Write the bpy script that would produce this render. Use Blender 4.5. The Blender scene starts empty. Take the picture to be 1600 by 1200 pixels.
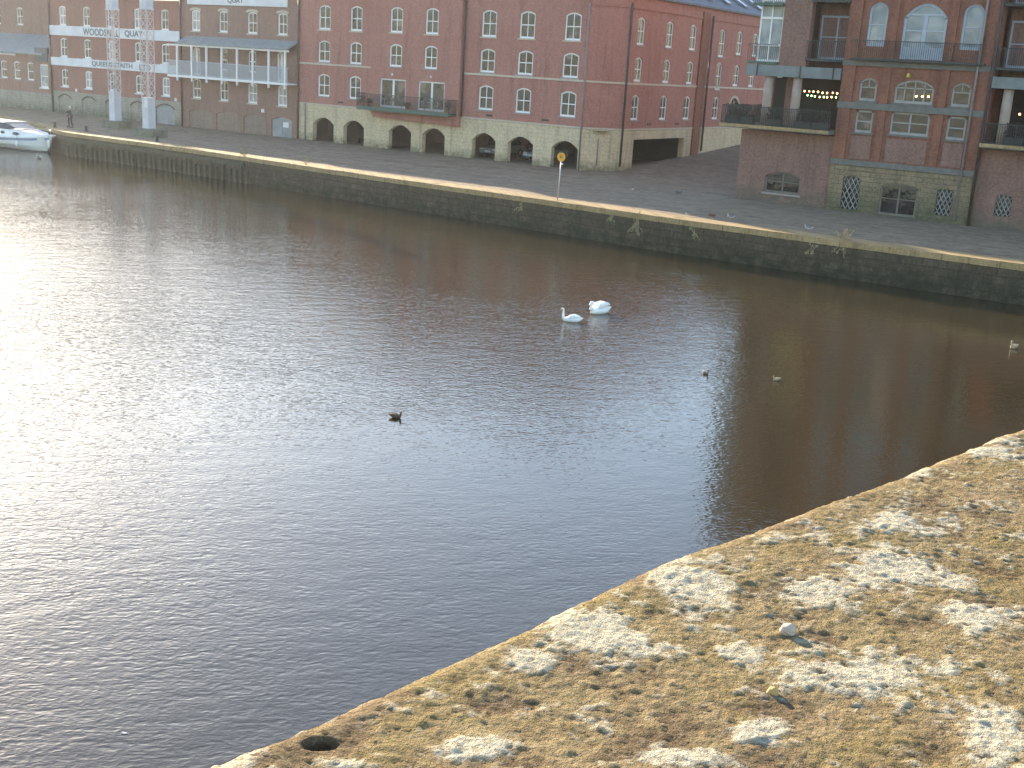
import bpy, bmesh, math, random
import numpy as np
from mathutils import Vector, Matrix
random.seed(7)
S = bpy.context.scene
COL = S.collection
R = math.radians
QZ = 1.8            # quay level above the river
FY = 76.1           # river facade line of the left-hand warehouses
# ------------------------------------------------------------------ materials
def nodes(name):
    m = bpy.data.materials.new(name); m.use_nodes = True
    nt = m.node_tree; nt.nodes.clear()
    o = nt.nodes.new('ShaderNodeOutputMaterial'); b = nt.nodes.new('ShaderNodeBsdfPrincipled')
    nt.links.new(b.outputs[0], o.inputs[0])
    return m, nt, b
def N(nt, t, **k):
    n = nt.nodes.new(t)
    for a, v in k.items():
        if a in n.inputs.keys(): n.inputs[a].default_value = v
        else: setattr(n, a, v)
    return n
def L(nt, a, b): nt.links.new(a, b)
def c4(c): return (c[0], c[1], c[2], 1)
def mixc(nt, fac, a, b, mode='MIX'):
    n = nt.nodes.new('ShaderNodeMix'); n.data_type = 'RGBA'; n.blend_type = mode
    for s, v in ((n.inputs[0], fac), (n.inputs[6], a), (n.inputs[7], b)):
        if isinstance(v, (int, float)): s.default_value = v
        elif isinstance(v, (tuple, list)): s.default_value = c4(v)
        else: L(nt, v, s)
    return n.outputs[2]
def ramp(nt, fac, p0, p1, v0=0.0, v1=1.0):
    n = nt.nodes.new('ShaderNodeMapRange'); L(nt, fac, n.inputs[0])
    n.inputs[1].default_value = p0; n.inputs[2].default_value = p1
    n.inputs[3].default_value = v0; n.inputs[4].default_value = v1
    return n.outputs[0]
def noise(nt, vec, scale, detail=4, rough=.55):
    n = N(nt, 'ShaderNodeTexNoise'); n.inputs['Scale'].default_value = scale
    n.inputs['Detail'].default_value = detail; n.inputs['Roughness'].default_value = rough
    L(nt, vec, n.inputs['Vector']); return n.outputs[0]
def math2(nt, op, a, b=None):
    n = nt.nodes.new('ShaderNodeMath'); n.operation = op
    for s, v in zip(n.inputs, (a, b)):
        if v is None: continue
        if isinstance(v, (int, float)): s.default_value = v
        else: L(nt, v, s)
    return n.outputs[0]
def bump(nt, b, h, dist, strength=1.0):
    n = nt.nodes.new('ShaderNodeBump'); n.inputs['Distance'].default_value = dist
    n.inputs['Strength'].default_value = strength
    L(nt, h, n.inputs['Height']); L(nt, n.outputs[0], b.inputs['Normal'])
def pm(name, a, b_, scale=3, rough=.7, bmp=0, bscale=30, metal=0, spec=.5):
    m, nt, b = nodes(name); tc = N(nt, 'ShaderNodeTexCoord')
    n = noise(nt, tc.outputs['Object'], scale, 6)
    L(nt, mixc(nt, ramp(nt, n, .3, .7), a, b_), b.inputs['Base Color'])
    b.inputs['Roughness'].default_value = rough; b.inputs['Metallic'].default_value = metal
    b.inputs['Specular IOR Level'].default_value = spec
    if bmp: bump(nt, b, noise(nt, tc.outputs['Object'], bscale, 4), bmp)
    return m
def brickmat(name, c1, c2, mortar, stain, bw=.225, bh=.075, ms=.012, stainamt=.6, rough=.85, greenlow=None, bmp=.006, big=.25, mult=None):
    m, nt, b = nodes(name); g = N(nt, 'ShaderNodeNewGeometry')
    sp = N(nt, 'ShaderNodeSeparateXYZ'); L(nt, g.outputs['Position'], sp.inputs[0])
    cb = N(nt, 'ShaderNodeCombineXYZ'); L(nt, math2(nt, 'ADD', sp.outputs[0], sp.outputs[1]), cb.inputs[0]); L(nt, sp.outputs[2], cb.inputs[1])
    br = N(nt, 'ShaderNodeTexBrick'); L(nt, cb.outputs[0], br.inputs['Vector'])
    br.inputs['Scale'].default_value = 1; br.inputs['Brick Width'].default_value = bw
    br.inputs['Row Height'].default_value = bh; br.inputs['Mortar Size'].default_value = ms
    br.inputs['Color1'].default_value = c4(c1); br.inputs['Color2'].default_value = c4(c2); br.inputs['Mortar'].default_value = c4(mortar)
    n1 = noise(nt, g.outputs['Position'], big, 8, .65); n2 = noise(nt, g.outputs['Position'], 2.3, 6, .7)
    n3 = noise(nt, cb.outputs[0], 7.0, 3, .8)
    col = mixc(nt, ramp(nt, n1, .42, .68, 0, stainamt), br.outputs[0], stain)
    col = mixc(nt, ramp(nt, n2, .3, .75, 0, .75), col, tuple(x * .55 for x in c1))
    col = mixc(nt, ramp(nt, n3, .35, .7, 0, .55), col, tuple(min(1, x * 1.5) for x in c2))
    sm_ = N(nt, 'ShaderNodeMapping'); L(nt, cb.outputs[0], sm_.inputs[0]); sm_.inputs['Scale'].default_value = (1.6, .16, 1)
    n4 = noise(nt, sm_.outputs[0], 1.0, 7, .7)
    col = mixc(nt, ramp(nt, n4, .52, .72, 0, .55), col, tuple(x * .5 for x in stain))
    col = mixc(nt, ramp(nt, n4, .42, .28, 0, .3), col, tuple(min(1, x * 1.35) for x in c2))
    if greenlow:
        z0, z1, gc = greenlow
        f = math2(nt, 'MULTIPLY', ramp(nt, sp.outputs[2], z1, z0), ramp(nt, n2, .25, .6))
        col = mixc(nt, f, col, gc)
    L(nt, col, b.inputs['Base Color']); b.inputs['Roughness'].default_value = rough
    b.inputs['Specular IOR Level'].default_value = .25
    hh = math2(nt, 'ADD', math2(nt, 'MULTIPLY', br.outputs[1], -1.0), math2(nt, 'MULTIPLY', n3, 1.2))
    bump(nt, b, hh, bmp)
    return m
M = {}
M['brick_red'] = brickmat('red_brick', (.42, .165, .13), (.48, .21, .165), (.36, .27, .22), (.29, .13, .10), stainamt=.55)
M['brick_old'] = brickmat('old_brick', (.27, .145, .11), (.35, .20, .155), (.3, .24, .2), (.20, .16, .135), stainamt=.8, big=.6)
M['brick_rose'] = brickmat('patched_red_brick', (.32, .125, .095), (.38, .18, .14), (.3, .23, .19), (.22, .16, .13), stainamt=.9, big=.7)
M['brick_orange'] = brickmat('weathered_brick', (.24, .09, .058), (.33, .135, .085), (.24, .17, .12), (.12, .075, .06), stainamt=.9, big=.6)
M['brick_pink'] = brickmat('dusty_brick', (.25, .135, .105), (.32, .18, .14), (.26, .2, .16), (.14, .10, .085), stainamt=.7, big=.5, greenlow=(1.8, 3.2, (.12, .12, .09)))
M['brick_infill'] = brickmat('infill_brick', (.27, .19, .15), (.33, .24, .19), (.3, .26, .22), (.2, .17, .14))
M['stone_base'] = brickmat('cream_stone', (.60, .48, .31), (.68, .56, .37), (.48, .38, .25), (.38, .29, .18), bw=.6, bh=.3, ms=.012, stainamt=.6, greenlow=(1.8, 2.6, (.12, .12, .07)), bmp=.01, big=.5)
M['stone_grey'] = brickmat('grey_rubble_stone', (.33, .31, .26), (.40, .37, .30), (.28, .25, .21), (.2, .2, .17), bw=.5, bh=.25, ms=.02, greenlow=(1.8, 2.8, (.1, .12, .08)), bmp=.03)
M['stone_mossy'] = brickmat('mossy_stone', (.22, .175, .11), (.32, .25, .15), (.12, .10, .07), (.08, .08, .05), bw=.6, bh=.28, ms=.015, stainamt=.9, greenlow=(1.8, 3.4, (.07, .09, .05)), bmp=.02, big=.6)
M['quay_stone'] = brickmat('quay_wall_stone', (.10, .078, .05), (.15, .118, .078), (.03, .026, .018), (.045, .045, .026), bw=1.1, bh=.38, ms=.03, stainamt=.8, greenlow=(.2, 1.9, (.028, .032, .018)), bmp=.05, rough=.75, big=.7)
M['trim'] = pm('pale_stone_trim', (.62, .54, .42), (.5, .43, .33), 3, .8)
M['sill'] = pm('grey_stone_sill', (.42, .36, .32), (.3, .26, .24), 3, .8)
M['white'] = pm('white_paint', (.88, .88, .86), (.8, .8, .78), 2, .45)
M['sign_white'] = pm('sign_paint', (.78, .79, .8), (.62, .64, .66), 1.2, .6)
M['letter'] = pm('letter_paint', (.10, .13, .15), (.2, .22, .25), 6, .7)
M['lattice'] = pm('galvanised_paint', (.62, .6, .6), (.45, .36, .34), 1.6, .6)
M['door_grey'] = pm('grey_door_paint', (.36, .37, .37), (.25, .26, .26), 1.5, .7)
M['panel_white'] = pm('panel_paint', (.68, .68, .7), (.52, .53, .56), 1.2, .6)
M['slate'] = pm('slate', (.075, .08, .095), (.13, .14, .155), 2.5, .6, .01, 12)
M['slate_green'] = pm('weathered_slate', (.2, .23, .24), (.3, .32, .31), 2.0, .6, .01, 12)
M['dark_metal'] = pm('dark_metal', (.03, .035, .035), (.06, .065, .06), 5, .5, metal=.2)
M['green_metal'] = pm('green_metal', (.04, .10, .075), (.07, .13, .10), 5, .5)
M['beam'] = pm('painted_beam', (.20, .235, .235), (.13, .15, .145), 1.5, .5)
M['pipe'] = pm('downpipe', (.09, .06, .055), (.05, .04, .04), 4, .6)
M['pipe_grey'] = pm('grey_downpipe', (.3, .27, .26), (.2, .18, .17), 4, .6)
M['column'] = pm('concrete_column', (.46, .37, .30), (.33, .26, .21), 2.5, .8, .004, 30)
M['band'] = pm('weathered_band', (.2, .19, .17), (.12, .13, .11), 3, .8, .01, 20)
M['blue_frame'] = pm('grey_blue_frame', (.42, .48, .54), (.34, .39, .45), 3, .5)
M['grey_frame'] = pm('aged_frame', (.40, .39, .36), (.26, .26, .24), 3, .5)
M['weathered_frame'] = pm('weathered_frame', (.2, .18, .14), (.13, .12, .09), 3, .7)
M['timber'] = pm('wet_timber', (.045, .05, .03), (.085, .085, .05), 3, .7, .02, 8)
M['concrete'] = pm('mossy_concrete', (.2, .2, .16), (.11, .12, .08), 2.5, .85, .01, 12)
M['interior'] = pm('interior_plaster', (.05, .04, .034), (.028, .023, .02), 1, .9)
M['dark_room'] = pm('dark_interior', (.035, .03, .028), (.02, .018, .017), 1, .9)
M['lead'] = pm('lead_flashing', (.3, .31, .33), (.22, .23, .25), 2, .5)
M['yellow'] = pm('yellow_plastic', (.80, .42, .03), (.72, .36, .03), 4, .4)
M['grey_post'] = pm('galvanised_steel', (.55, .53, .5), (.42, .4, .38), 6, .4, metal=.3)
M['skin'] = pm('skin', (.5, .32, .24), (.46, .29, .21), 4, .6)
M['navy'] = pm('dark_cloth', (.03, .03, .04), (.045, .045, .06), 9, .9)
M['trousers'] = pm('trouser_cloth', (.05, .05, .055), (.035, .035, .04), 9, .9)
M['hair'] = pm('white_hair', (.75, .72, .66), (.62, .58, .5), 30, .8)
M['gelcoat'] = pm('white_gelcoat', (.90, .89, .86), (.84, .84, .82), 1.2, .25)
M['hull_paint'] = pm('pale_hull', (.82, .83, .79), (.74, .77, .74), 1.0, .3)
M['stripe_blue'] = pm('stripe_blue', (.30, .38, .58), (.26, .34, .5), 2, .4)
M['antifoul'] = pm('dark_antifouling', (.03, .05, .08), (.05, .07, .1), 2, .6)
M['tint'] = pm('tinted_window', (.03, .04, .07), (.045, .055, .09), 1, .2, spec=.3)
M['rubber'] = pm('rubber', (.02, .02, .02), (.035, .035, .035), 5, .8)
M['canvas'] = pm('brown_canvas', (.09, .06, .06), (.13, .09, .08), 3, .9)
M['swan'] = pm('white_plumage', (.93, .93, .9), (.88, .87, .82), 14, .7, .006, 25)
M['bill_orange'] = pm('orange_bill', (.65, .22, .04), (.55, .18, .04), 10, .5)
M['bill_black'] = pm('black_knob', (.02, .02, .02), (.03, .03, .03), 10, .5)
M['duck_brown'] = pm('brown_plumage', (.16, .10, .06), (.07, .045, .03), 40, .8)
M['duck_grey'] = pm('grey_plumage', (.28, .26, .24), (.12, .11, .1), 30, .8)
M['duck_pale'] = pm('pale_brown_plumage', (.5, .42, .28), (.2, .14, .08), 9, .8)
M['gull_grey'] = pm('gull_plumage', (.62, .6, .56), (.2, .2, .2), 9, .8)
M['pigeon'] = pm('pigeon_plumage', (.09, .09, .11), (.16, .16, .18), 20, .7)
M['bill_yellow'] = pm('yellow_bill', (.6, .45, .06), (.5, .38, .06), 10, .5)
M['drake_green'] = pm('green_head', (.02, .07, .03), (.03, .09, .05), 20, .4)
M['dry_stem'] = pm('dry_stalk', (.42, .34, .2), (.3, .26, .14), 9, .9)
M['weed_leaf'] = pm('weed_leaf', (.30, .28, .14), (.2, .22, .1), 9, .8)
M['shrub_leaf'] = pm('shrub_leaf', (.08, .04, .03), (.05, .06, .03), 9, .8)
M['dark_leaf'] = pm('dark_leaf', (.03, .04, .02), (.05, .05, .03), 9, .8)
M['terracotta'] = pm('terracotta', (.3, .12, .07), (.22, .09, .06), 6, .8)
M['car_silver'] = pm('silver_car_paint', (.5, .52, .55), (.46, .48, .5), .6, .25, metal=.4)
M['car_grey'] = pm('pale_car_paint', (.42, .48, .52), (.38, .44, .48), .6, .25, metal=.4)
M['van_dark'] = pm('dark_van_paint', (.035, .02, .025), (.045, .025, .03), .6, .3)
M['lamp_glass'] = pm('headlamp_glass', (.7, .7, .7), (.6, .6, .6), 3, .1)
M['red_lens'] = pm('red_lens', (.35, .02, .02), (.3, .02, .02), 3, .3)
M['notice'] = pm('notice_board', (.8, .8, .78), (.7, .7, .68), 3, .6)
M['pebble'] = pm('pale_pebble', (.52, .45, .36), (.38, .31, .23), 30, .8, .004, 90)
M['pebble_ochre'] = pm('ochre_pebble', (.55, .36, .12), (.4, .26, .1), 30, .8, .004, 90)
M['feather'] = pm('white_feather', (.85, .85, .83), (.75, .75, .72), 9, .8)
def emis(name, c, s):
    m, nt, b = nodes(name); b.inputs['Base Color'].default_value = c4(c)
    b.inputs['Emission Color'].default_value = c4(c); b.inputs['Emission Strength'].default_value = s; return m
M['bulb_warm'] = emis('warm_bulb', (1, .62, .22), 5)
M['bulb_green'] = emis('green_bulb', (.45, 1, .3), 4)
M['bulb_red'] = emis('red_bulb', (1, .25, .12), 5)
def glassmat(name, a, b_, pale):
    m, nt, b = nodes(name); oi = N(nt, 'ShaderNodeObjectInfo'); tc = N(nt, 'ShaderNodeTexCoord')
    n = N(nt, 'ShaderNodeTexNoise'); n.noise_dimensions = '4D'; n.inputs['Scale'].default_value = 1.3; n.inputs['Detail'].default_value = 3
    L(nt, tc.outputs['Object'], n.inputs['Vector']); L(nt, math2(nt, 'MULTIPLY', oi.outputs['Random'], 40.0), n.inputs['W'])
    col = mixc(nt, ramp(nt, n.outputs[0], .35, .65), a, b_)
    col = mixc(nt, math2(nt, 'MULTIPLY', ramp(nt, n.outputs[0], .55, .62), math2(nt, 'GREATER_THAN', oi.outputs['Random'], .55)), col, pale)
    L(nt, col, b.inputs['Base Color']); b.inputs['Roughness'].default_value = .06
    b.inputs['Specular IOR Level'].default_value = .6
    bump(nt, b, noise(nt, tc.outputs['Object'], 1.7, 2), .02)
    return m
M['glass'] = glassmat('window_glass', (.015, .018, .022), (.045, .045, .05), (.16, .13, .12))
M['glass_dark'] = glassmat('dark_glass', (.012, .012, .012), (.03, .03, .028), (.03, .03, .03))
M['glass_pale'] = glassmat('curtained_glass', (.25, .26, .27), (.4, .4, .4), (.5, .45, .42))
M['glass_blue'] = glassmat('painted_reflection_glass', (.12, .17, .21), (.3, .35, .38), (.35, .36, .35))  # blue-grey sky reflection is put into the base colour
M['rail_glass'] = pm('railing_mesh', (.50, .53, .56), (.42, .45, .48), 2, .5)
# paving
def paving():
    m, nt, b = nodes('quay_setts'); g = N(nt, 'ShaderNodeNewGeometry')
    br = N(nt, 'ShaderNodeTexBrick'); L(nt, g.outputs['Position'], br.inputs['Vector'])
    for k, v in (('Scale', 1), ('Brick Width', .28), ('Row Height', .14), ('Mortar Size', .012)): br.inputs[k].default_value = v
    br.inputs['Color1'].default_value = c4((.29, .215, .145)); br.inputs['Color2'].default_value = c4((.39, .30, .205)); br.inputs['Mortar'].default_value = c4((.11, .095, .075))
    w = N(nt, 'ShaderNodeMapping'); L(nt, g.outputs['Position'], w.inputs[0]); w.inputs['Rotation'].default_value = (0, 0, .06); w.inputs['Scale'].default_value = (.12, .9, 1)
    n1 = noise(nt, w.outputs[0], 1.3, 8, .75); n2 = noise(nt, g.outputs['Position'], 1.4, 8, .8)
    col = mixc(nt, ramp(nt, n1, .35, .7, 0, .8), br.outputs[0], (.13, .105, .075))
    col = mixc(nt, ramp(nt, n2, .45, .65, 0, .8), col, (.40, .32, .22))
    L(nt, col, b.inputs['Base Color']); b.inputs['Roughness'].default_value = .85; b.inputs['Specular IOR Level'].default_value = .25
    bump(nt, b, math2(nt, 'ADD', math2(nt, 'MULTIPLY', br.outputs[1], -1.0), math2(nt, 'MULTIPLY', n2, 2.5)), .03)
    return m
M['paving'] = paving()
M['coping'] = brickmat('coping_stone', (.36, .25, .12), (.43, .31, .16), (.10, .08, .05), (.12, .11, .06), bw=1.2, bh=3, ms=.02, stainamt=.6, bmp=.012)  # gold of the sunlit edge strip is put into this base colour
def watermat():
    m, nt, b = nodes('river_water'); g = N(nt, 'ShaderNodeNewGeometry')
    vr = N(nt, 'ShaderNodeVectorRotate'); vr.rotation_type = 'Z_AXIS'; vr.inputs['Angle'].default_value = R(-44); L(nt, g.outputs['Position'], vr.inputs['Vector'])
    def lay(scale, st, det, ro=0):
        v = N(nt, 'ShaderNodeMapping'); L(nt, vr.outputs[0], v.inputs[0]); v.inputs['Scale'].default_value = (st, 1, 1); v.inputs['Rotation'].default_value = (0, 0, ro)
        return noise(nt, v.outputs[0], scale, det, .5)
    a = lay(.9, .6, 2, .2); b1 = lay(2.3, .5, 2, -.1); c = lay(6.0, .55, 2, .15); d = lay(16, .7, 1, -.3)
    c = math2(nt, 'SUBTRACT', 1.0, math2(nt, 'ABSOLUTE', math2(nt, 'MULTIPLY', math2(nt, 'SUBTRACT', c, .5), 2.0)))
    h = math2(nt, 'MULTIPLY', a, WV[0])
    h = math2(nt, 'ADD', h, math2(nt, 'MULTIPLY', b1, WV[1]))
    h = math2(nt, 'ADD', h, math2(nt, 'MULTIPLY', c, WV[2]))
    h = math2(nt, 'ADD', h, math2(nt, 'MULTIPLY', d, WV[3]))
    # wind lanes, and sheltered calmer water towards the far quay and the bridge corner
    w = noise(nt, g.outputs['Position'], .07, 3, .6)
    sp = N(nt, 'ShaderNodeSeparateXYZ'); L(nt, g.outputs['Position'], sp.inputs[0])
    shel = math2(nt, 'MULTIPLY', ramp(nt, sp.outputs[0], -26, -8, 1, .38), ramp(nt, sp.outputs[1], 18, 56, 1, .5))
    amp = math2(nt, 'MULTIPLY', ramp(nt, w, .35, .65, .5, 1.25), shel)
    h = math2(nt, 'MULTIPLY', h, amp)
    bump(nt, b, h, 1.0)
    L(nt, mixc(nt, noise(nt, g.outputs['Position'], .12, 3), (.030, .025, .013), (.046, .032, .014)), b.inputs['Base Color'])
    b.inputs['Roughness'].default_value = .08; b.inputs['IOR'].default_value = 1.6
    return m
HAZE = .00018
WV = (.012, .022, .017, .0022)
M['water'] = watermat()
# ------------------------------------------------------------------ mesh building
class MB:
    def __init__(s): s.v = []; s.f = []
    def poly(s, pts): i = len(s.v); s.v += [tuple(p) for p in pts]; s.f.append(tuple(range(i, i + len(pts))))
    def box(s, x0, x1, y0, y1, z0, z1):
        i = len(s.v)
        s.v += [(x0, y0, z0), (x1, y0, z0), (x1, y1, z0), (x0, y1, z0), (x0, y0, z1), (x1, y0, z1), (x1, y1, z1), (x0, y1, z1)]
        s.f += [tuple(i + k for k in q) for q in ((0, 3, 2, 1), (4, 5, 6, 7), (0, 1, 5, 4), (1, 2, 6, 5), (2, 3, 7, 6), (3, 0, 4, 7))]
        return s
    def prism(s, pts, d0, d1, axis='y'):     # polygon in (x,z) swept from y=d0 to d1
        i = len(s.v); n = len(pts)
        if axis == 'y': s.v += [(p[0], d0, p[1]) for p in pts] + [(p[0], d1, p[1]) for p in pts]
        elif axis == 'x': s.v += [(d0, p[0], p[1]) for p in pts] + [(d1, p[0], p[1]) for p in pts]
        else: s.v += [(p[0], p[1], d0) for p in pts] + [(p[0], p[1], d1) for p in pts]
        s.f.append(tuple(i + k for k in range(n))); s.f.append(tuple(i + n + k for k in reversed(range(n))))
        for k in range(n):
            k2 = (k + 1) % n; s.f.append((i + k, i + n + k, i + n + k2, i + k2))
        return s
    def tube(s, pts, rad, n=8, cap=True):
        rings = []; pts = [Vector(p) for p in pts]
        for k, p in enumerate(pts):
            d = (pts[min(k + 1, len(pts) - 1)] - pts[max(k - 1, 0)]).normalized()
            a = d.cross(Vector((0, 0, 1)));
            if a.length < .05: a = d.cross(Vector((1, 0, 0)))
            a.normalize(); b = d.cross(a)
            r = rad[k] if isinstance(rad, (list, tuple)) else rad
            ru, rv = r if isinstance(r, (list, tuple)) else (r, r)
            i = len(s.v); rings.append(i)
            s.v += [tuple(p + a * (ru * math.cos(2 * math.pi * j / n)) + b * (rv * math.sin(2 * math.pi * j / n))) for j in range(n)]
        for a, b in zip(rings, rings[1:]):
            for j in range(n): s.f.append((a + j, a + (j + 1) % n, b + (j + 1) % n, b + j))
        if cap: s.f.append(tuple(rings[0] + j for j in reversed(range(n)))); s.f.append(tuple(rings[-1] + j for j in range(n)))
        return s
    def band(s, pts, w, y0, y1):             # bar of width w following (x,z) polyline, closed=False
        for (a, b) in zip(pts, pts[1:]):
            d = Vector((b[0] - a[0], b[1] - a[1]));
            if d.length < 1e-6: continue
            n_ = Vector((-d.y, d.x)).normalized() * w
            s.prism([a, b, (b[0] + n_.x, b[1] + n_.y), (a[0] + n_.x, a[1] + n_.y)], y0, y1)
        return s
    def mesh(s, name):
        me = bpy.data.meshes.new(name); me.from_pydata(s.v, [], s.f); me.update(); return me
def link(o, parent=None, loc=(0, 0, 0), rot=0):
    COL.objects.link(o); o.location = loc; o.rotation_euler = (0, 0, rot)
    if parent: o.parent = parent
    return o
def part(name, mb, mat, parent=None, loc=(0, 0, 0), rot=0, smooth=False, bevel=0):
    me = mb if isinstance(mb, bpy.types.Mesh) else mb.mesh(name)
    if mat and not me.materials: me.materials.append(M[mat] if isinstance(mat, str) else mat)
    if smooth:
        for p in me.polygons: p.use_smooth = True
    o = link(bpy.data.objects.new(name, me), parent, loc, rot)
    if bevel:
        b = o.modifiers.new('bevel', 'BEVEL'); b.width = bevel; b.segments = 2; b.limit_method = 'ANGLE'
    return o
def tag(o, label=None, cat=None, group=None, kind=None):
    if label: o['label'] = label
    if cat: o['category'] = cat
    if group: o['group'] = group
    if kind: o['kind'] = kind
    return o
def thing(name, label, cat, loc=(0, 0, 0), rot=0, group=None):
    o = bpy.data.objects.new(name, None); o.empty_display_size = .3; link(o, None, loc, rot)
    return tag(o, label, cat, group)
def copy_tree(o, parent=None):
    c = o.copy(); COL.objects.link(c); c.parent = parent
    for ch in [x for x in bpy.data.objects if x.parent == o]: copy_tree(ch, c)
    return c
def archpts(x0, x1, z0, z1, rise, n=10):
    if rise <= 0: return [(x0, z0), (x0, z1), (x1, z1), (x1, z0)]
    c = (x0 + x1) / 2; hw = (x1 - x0) / 2; zs = z1 - rise; out = [(x0, z0)]
    for k in range(n + 1):
        if rise > .35 * (x1 - x0):
            t = math.pi * (1 - k / n); x = c + hw * math.cos(t); z = zs + rise * math.sin(t)
        else:
            x = x0 + (x1 - x0) * k / n; z = zs + rise * (1 - ((x - c) / hw) ** 2)
        out.append((x, z))
    out.append((x1, z0)); return out
def facade(name, outline, holes, depth, mat, parent, loc, rot=0, thick=None):
    """wall sheet in local x,z facing -y, with arched holes and reveals that run 'depth' inwards"""
    bm = bmesh.new(); edges = []; loops = []
    for pts in [outline] + holes:
        vs = [bm.verts.new((p[0], 0, p[1])) for p in pts]; loops.append(vs)
        for a, b in zip(vs, vs[1:] + vs[:1]): edges.append(bm.edges.new((a, b)))
    bmesh.ops.triangle_fill(bm, use_beauty=True, use_dissolve=False, edges=edges)
    for f in bm.faces:
        f.normal_update()
        if f.normal.y > 0: f.normal_flip()
    for k, vs in enumerate(loops):
        d = depth if k else (thick or depth)
        bk = [bm.verts.new((v.co.x, d, v.co.z)) for v in vs]
        for i in range(len(vs)):
            j = (i + 1) % len(vs); bm.faces.new((vs[i], vs[j], bk[j], bk[i]))
    me = bpy.data.meshes.new(name); bm.to_mesh(me); bm.free()
    return part(name, me, mat, parent, loc, rot)
_wc = {}
def window(parent, loc, rot, w, h, rise=.15, style='sash', frame='white', glass='glass', sill='sill', fw=.11, name='window', lintel=None, rec=.12, label=None):
    key = (round(w, 2), round(h, 2), rise, style, frame, fw, rec)
    if key not in _wc:
        f = MB(); pts = archpts(0, w, 0, h, rise)
        f.band(list(reversed(pts)), fw, rec - .05, rec + .03); f.box(fw, w - fw, rec - .05, rec + .03, 0, fw * 1.3)
        if style in ('sash', 'sash1'):
            f.box(fw, w - fw, rec - .035, rec + .02, h * .48, h * .48 + .065)
        if style == 'sash': f.box(w / 2 - .03, w / 2 + .03, rec - .03, rec + .015, fw, h - fw)
        if style == 'door2':
            f.box(w / 2 - .09, w / 2 + .09, rec - .04, rec + .03, 0, h - fw)
            f.box(fw, w - fw, rec - .035, rec + .02, 0, .16)
        if style == 'fan':      # arched double door with fanlight and kick panels
            f.box(w / 2 - .11, w / 2 + .11, rec - .04, rec + .03, 0, h * .78)
            f.box(fw, w - fw, rec - .035, rec + .02, h * .78, h * .78 + .1)
            f.box(fw, w - fw, rec - .03, rec + .02, 0, h * .22)
            f.box(fw, w - fw, rec - .03, rec + .02, h * .5, h * .5 + .07)
        if style == 'grid4':
            for q in (.25, .5, .75): f.box(w * q - .03, w * q + .03, rec - .03, rec + .02, fw, h - fw)
            f.box(fw, w - fw, rec - .03, rec + .02, h * .62, h * .62 + .06)
        if style == 'grid2':
            f.box(w * .5 - .05, w * .5 + .05, rec - .04, rec + .02, fw, h - fw)
            f.box(fw, w - fw, rec - .03, rec + .02, h * .5, h * .5 + .06)
        if style == 'top2':
            f.box(fw, w - fw, rec - .03, rec + .02, h * .56, h * .56 + .06); f.box(w * .5 - .025, w * .5 + .025, rec - .03, rec + .02, h * .56, h - fw)
        g = MB(); g.prism(archpts(.01, w - .01, .01, h - .01, rise), rec + .005, rec + .02)
        sl = MB().box(-.12, w + .12, -.07, rec, -.11, -.003)
        _wc[key] = (f.mesh(name), g, sl.mesh('sill'))
    f, g, sl = _wc[key]
    o = part(name, f, frame, parent, loc, rot)
    if label: o['label'] = label
    gk = key + (glass,)
    if gk not in _wc: _wc[gk] = g.mesh('pane')
    part('pane', _wc[gk], glass, o)
    if sill:
        sk = key + (sill, 's')
        if sk not in _wc: _wc[sk] = sl.copy()
        part('sill', _wc[sk], sill, o)
    if lintel:
        lk = key + (lintel, 'l')
        if lk not in _wc:
            p = archpts(-.1, w + .1, h - rise - .02, h + .03, rise)[1:-1]
            _wc[lk] = MB().band(p, .2, -.04, .0).mesh('lintel')
        part('lintel', _wc[lk], lintel, o)
    return o
def fpos(lx, ly, rot, u, z, d=0):
    c, s_ = math.cos(rot), math.sin(rot); return (lx + c * u - s_ * d, ly + s_ * u + c * d, z)
def rect(x0, x1, z0, z1): return [(x0, z0), (x1, z0), (x1, z1), (x0, z1)]
# ------------------------------------------------------------------ ground, quay, water
EDGE = [(-150, 71), (-110, 66.5), (-100, 65), (-89.8, 62.5), (-82.6, 59.9), (-72.3, 59.55), (-61.2, 58.75), (-53.2, 57.75), (-47.5, 57.3), (-34.3, 56.35), (-28, 55.65), (-19.5, 55.45), (-9, 55.45), (6, 55.9), (120, 57)]
def edge_y(x): return float(np.interp(x, [e[0] for e in EDGE], [e[1] for e in EDGE]))
def ground_z(x, y):
    t = min(1, max(0, (x + 44.6) / 2.2)); t = t * t * (3 - 2 * t)
    t2 = min(1, max(0, (-28.7 - x) / .5))
    return QZ + t * t2 * max(0, y - 77.5) * .066
W = MB(); W.box(-420, 140, -160, 62, -3, 0)
tag(part('river', MB().box(-420, 140, -160, 78, -3, 0), 'water'), kind='structure')
g = MB(); xs = sorted(set([e[0] for e in EDGE] + [x * 2.0 for x in range(-75, 60)] + [-44.6, -44.1, -43.6, -43, -42.4, -29.2, -28.7]))
ys = [0, .02, .1, .25, .5, .75, 1.0]
def gy(x, t): e = edge_y(x) + 1.3; return e + t * (77.5 - e)
rows = []
for x in xs:
    r_ = [(x, gy(x, t)) for t in ys] + [(x, y) for y in (80, 84, 90, 96, 104, 112, 125, 160, 260, 420)]
    rows.append([(p[0], p[1], ground_z(*p)) for p in r_])
for a, b in zip(rows, rows[1:]):
    for i in range(len(a) - 1): g.poly([a[i], b[i], b[i + 1], a[i + 1]])
tag(part('quay', g, 'paving'), kind='structure')
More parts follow.
